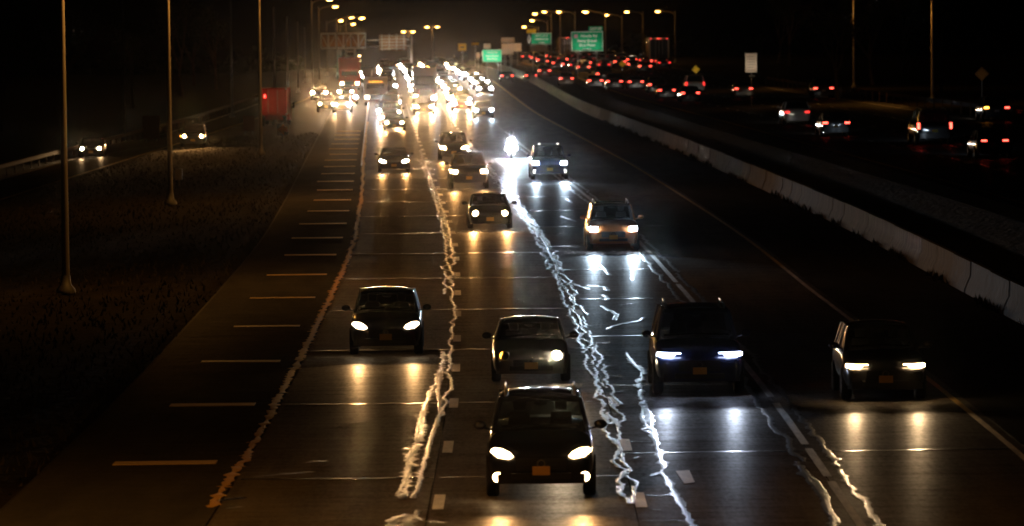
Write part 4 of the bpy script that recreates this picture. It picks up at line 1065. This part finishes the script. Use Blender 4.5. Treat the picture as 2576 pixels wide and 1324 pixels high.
for bx_, d, lab in (((360, 292, 402, 350), 420, "dim reddish sign back standing in the dark between the first two poles"), ((612, 292, 640, 330), 430, "dim reddish sign back near the guardrail by the third pole")):
    sign("sign_back", bx_, d, mat("rusty_sign_back", (.18, .06, .04), .8), lab, posts=2)
# truss sign structure
d = 820; a = atd(808, 122, d); b = atd(920, 84, d); pc = atd(882, 170, d); g = gz(d, pc.x - xc(d))
root = empty("overhead_truss_sign", (pc.x, d, g)); tag(root, "overhead sign truss seen from behind, orange lit, on a ladder-like tower", "sign gantry")
def rel(x, z, y=0): return Vector((x - pc.x, y, z - g))
for z in (a.z, b.z):
    for y in (-.5, .5):
        mb = MB(); mb.beam(rel(a.x, z, y), rel(b.x, z, y), .001, .09); mb = MB(); v0, v1 = rel(a.x, z, y), rel(b.x, z, y)
        mb.loft([[v + Vector((0, yy, zz)) for yy, zz in ((-.09, -.13), (.09, -.13), (.09, .13), (-.09, .13))] for v in (v0, v1)]); mb.obj("chord", GALV, root)
n = 6
for i in range(n + 1):
    x = a.x + (b.x - a.x) * i / n
    mb = MB(); mb.tube([rel(x, a.z, -.5), rel(x, b.z, -.5)], .07, 6); mb.obj("upright", GALV, root)
    if i < n:
        x2 = a.x + (b.x - a.x) * (i + 1) / n
        mb = MB(); mb.tube([rel(x, a.z if i % 2 else b.z, -.5), rel(x2, b.z if i % 2 else a.z, -.5)], .05, 6); mb.obj("diagonal", GALV, root)
for i in range(3):
    x0_, x1_ = a.x + (b.x - a.x) * (i + .06) / 3, a.x + (b.x - a.x) * (i + .94) / 3
    mb = MB(); mb.box(x0_ - pc.x, x1_ - pc.x, .62, .68, a.z - g + .25, b.z - g - .25); mb.obj("sign_back", SBACK, root)
for sx in (-.7, .7):
    mb = MB(); mb.tube([(sx, 0, -.2), (sx, 0, a.z - g)], .14, 8); mb.obj("tower_leg", GALV, root)
for k in range(5):
    z = (a.z - g) * (.15 + .18 * k); mb = MB(); mb.tube([(-.7, 0, z), (.7, 0, z)], .05, 6); mb.obj("tower_rung", GALV, root)
# second sign back on a mast arm
d = 860; a = atd(954, 126, d); b = atd(1022, 87, d); g = gz(d, b.x - xc(d)); px_ = b.x + .8
root = empty("mast_arm_sign", (px_, d, g)); tag(root, "wide brown sign back with horizontal ribs hung between truss and glare", "sign")
mb = MB(); mb.box(a.x - px_, b.x - px_, 0, .06, a.z - g, b.z - g); pn = mb.obj("panel", SBACK, root)
for k in range(5):
    z = a.z - g + (b.z - a.z) * (.08 + .21 * k); mb = MB(); mb.box(a.x - px_, b.x - px_, -.08, 0, z - .04, z + .04); mb.obj("rib", GALV, pn)
for k in range(4):
    x = a.x - px_ + (b.x - a.x) * (.1 + .27 * k); mb = MB(); mb.box(x - .05, x + .05, -.15, -.082, a.z - g - .1, b.z - g + .1); mb.obj("stiffener", GALV, pn)
for k in range(2):
    z = a.z - g + (b.z - a.z) * (.25 + .4 * k); mb = MB(); mb.tube([(a.x - px_ - 2.2, .15, z), (0, .15, z)], .07, 6); mb.obj("arm", GALV, root)
mb = MB(); mb.tube([(0, .15, -.2), (0, .15, b.z - g)], .17, 10); mb.obj("mast", GALV, root)

# ------------------------------------------------------------------ guardrails
def guardrail(label, pts):
    root = empty("guardrail", pts[0]); tag(root, label, "guardrail"); o = pts[0]
    prof = [(0, .48), (.06, .54), (.01, .61), (.06, .69), (0, .76), (-.02, .76), (-.02, .48)]
    rings = [[p - o + Vector((x, 0, z)) for x, z in prof] for p in pts]
    mb = MB(); mb.loft(rings); mb.obj("rail", RUSTY, root, 60)
    for p in pts:
        mb = MB(); mb.box(-.12, -.03, -.06, .06, -.1, .74); mb.obj("post", RUSTY, root, None, p - o)
guardrail("long guardrail curving along the outer side of the slip road", [P(d, ro(d) - 3.4) for d in range(300, 640, 5)])
guardrail("guardrail along the outer edge of the far carriageway", [P(d, 38.3) for d in range(280, 560, 6)])

# ------------------------------------------------------------------ trees
def tree_mesh(seed, h, leaves, lm):
    r = random.Random(seed); tb = MB(); cb = MB(); tips = []
    def grow(p, dr, L, rad, lev):
        pts = [p]; q = p; dd = dr
        for i in range(3):
            dd = (dd + Vector((r.uniform(-.18, .18), r.uniform(-.18, .18), r.uniform(-.02, .14)))).normalized(); q = q + dd * L / 3; pts.append(q)
        (tb if lev < 2 else cb).tube(pts, [rad, rad * .85, rad * .7, rad * .5], 6 if lev < 2 else 4, 0)
        if lev >= 2: tips.extend(pts[1:])
        if lev < 4:
            for k in range(4 if lev == 0 else 3):
                nd = (dd + Vector((r.uniform(-1, 1), r.uniform(-1, 1), r.uniform(-.1, .7))) * .8).normalized()
                grow(pts[r.choice((2, 3)) if lev else 3 - k % 2], nd, L * r.uniform(.5, .75), rad * .5, lev + 1)
    grow(Vector((0, 0, -.2)), Vector((0, 0, 1)), h * .42, h * .022, 0)
    for k in range(leaves):
        t = r.choice(tips) + Vector((r.gauss(0, .3), r.gauss(0, .3), r.gauss(0, .25))); a = Vector((r.uniform(-1, 1), r.uniform(-1, 1), r.uniform(-1, 1))).normalized() * r.uniform(.08, .17)
        b = a.cross(Vector((r.uniform(-1, 1), r.uniform(-1, 1), r.uniform(-1, 1)))).normalized() * a.length * .6
        cb.add([t - a, t + b, t + a, t - b], [(0, 1, 2, 3)], 1)
    return tb.mesh("trunk", [BARK], 60), cb.mesh("crown", [BARK, lm])
TM = [tree_mesh(3, 9, 900, LEAF), tree_mesh(8, 12, 3000, NEEDLE), tree_mesh(14, 10, 2200, NEEDLE)]
def tree(x, d, k, s_, label, group=None, rz=0):
    root = empty("tree", (x, d, gz(d, x - xc(d)) - .1), rz); root.scale = (s_, s_, s_); tag(root, label, "tree", group)
    for nm, me in zip(("trunk", "crown"), TM[k]): link(bpy.data.objects.new(nm, me), root)
p = atd(2108, 200, 440); tree(p.x, 440, 0, 1.0, "bare-branched tree dimly lit orange behind the far carriageway")
rng = random.Random(4)
for i in range(9):
    d = 300 + i * 60; off = 46 + rng.uniform(0, 12); tree(xc(d) + off, d, 1 + i % 2, rng.uniform(.8, 1.2), f"{ordinal(i + 1)} dark tree, counting away, beyond the far carriageway's guardrail", "dark trees beyond the far carriageway", rng.uniform(0, 6))
for i in range(9):
    d = 330 + i * 55; off = ro(d) - 12 - rng.uniform(0, 10); tree(xc(d) + off, d, 1 + i % 2, rng.uniform(.8, 1.2), f"{ordinal(i + 1)} dark tree, counting away, behind the slip road guardrail", "dark trees behind the slip road", rng.uniform(0, 6))
# far wood closing the horizon
r = random.Random(2); vs = []; fs = []
for k in range(9000):
    d = r.uniform(1250, 1700); off = r.choice((r.uniform(-170, -24), r.uniform(60, 200), r.uniform(-170, 200) if d > 1600 else r.uniform(60, 190)))
    base = gz(d, off); hgt = 7 + 4 * noise.noise(Vector((off * .06, d * .01, 0)))
    c = Vector((xc(d) + off, d, base + r.random() ** .7 * hgt)); s_ = r.uniform(.6, 1.6)
    a = Vector((r.uniform(-1, 1), r.uniform(-1, 1), r.uniform(-1, 1))).normalized() * s_; b = a.cross(Vector((r.uniform(-1, 1), r.uniform(-1, 1), .5))).normalized() * s_
    n = len(vs); vs += [c - a, c + b, c + a, c - b]; fs.append((n, n + 1, n + 2, n + 3))
o = link(bpy.data.objects.new("treeline", mesh("treeline", vs, fs, NEEDLE))); tag(o, "dark far-off wood along the horizon", "wood", kind="stuff")
# verge grass
r = random.Random(9); vs = []; fs = []
for k in range(14000):
    d = 95 + 330 * r.random() ** 1.3; side = r.random()
    off = r.uniform(-24, -7.6)
    if abs(off - ro(d)) < 2.8: continue
    c = P(d, off, -.05); w = r.uniform(.02, .05); hgt = r.uniform(.06, .22); l = Vector((r.uniform(-.1, .1), r.uniform(-.1, .1), hgt)); s_ = Vector((w * r.uniform(.5, 1), w * r.uniform(-1, 1), 0))
    n = len(vs); vs += [c - s_, c + s_, c + l]; fs.append((n, n + 1, n + 2))
for k in range(1500):
    d = 140 + 330 * r.random() ** 1.2
    if noise.noise(Vector((d * .12, 3, 0))) < .02: continue
    c = P(d, baroff(d) - .3 - abs(r.gauss(0, .12)), -.02); c.z = rise(d); w = r.uniform(.02, .05); hgt = r.uniform(.08, .34); l = Vector((r.uniform(-.15, .1), r.uniform(-.1, .1), hgt)); s_ = Vector((w, w * r.uniform(-1, 1), 0))
    n = len(vs); vs += [c - s_, c + s_, c + l]; fs.append((n, n + 1, n + 2))
o = link(bpy.data.objects.new("grass", mesh("grass", vs, fs, mat("grass_blade", (.035, .03, .013), .9)))); tag(o, "rough dry grass tufts on the verge and median strip", "grass", kind="stuff")

# ------------------------------------------------------------------ night air
if HAZE:
    mb = MB(); mb.box(-760, 760, -8, 2350, -24, 17)
    o = mb.obj("haze", []); tag(o, "thin night haze over the whole highway", "haze", kind="stuff")
    M = bpy.data.materials.new("haze_air"); M.use_nodes = True; t = M.node_tree
    for n in list(t.nodes):
        if n.type == 'BSDF_PRINCIPLED': t.nodes.remove(n)
    v = t.nodes.new("ShaderNodeVolumePrincipled"); v.inputs["Color"].default_value = (.9, .88, .86, 1); v.inputs["Density"].default_value = HAZE; v.inputs["Anisotropy"].default_value = .996
    t.links.new(v.outputs[0], t.nodes["Material Output"].inputs["Volume"])
    o.data.materials.append(M)
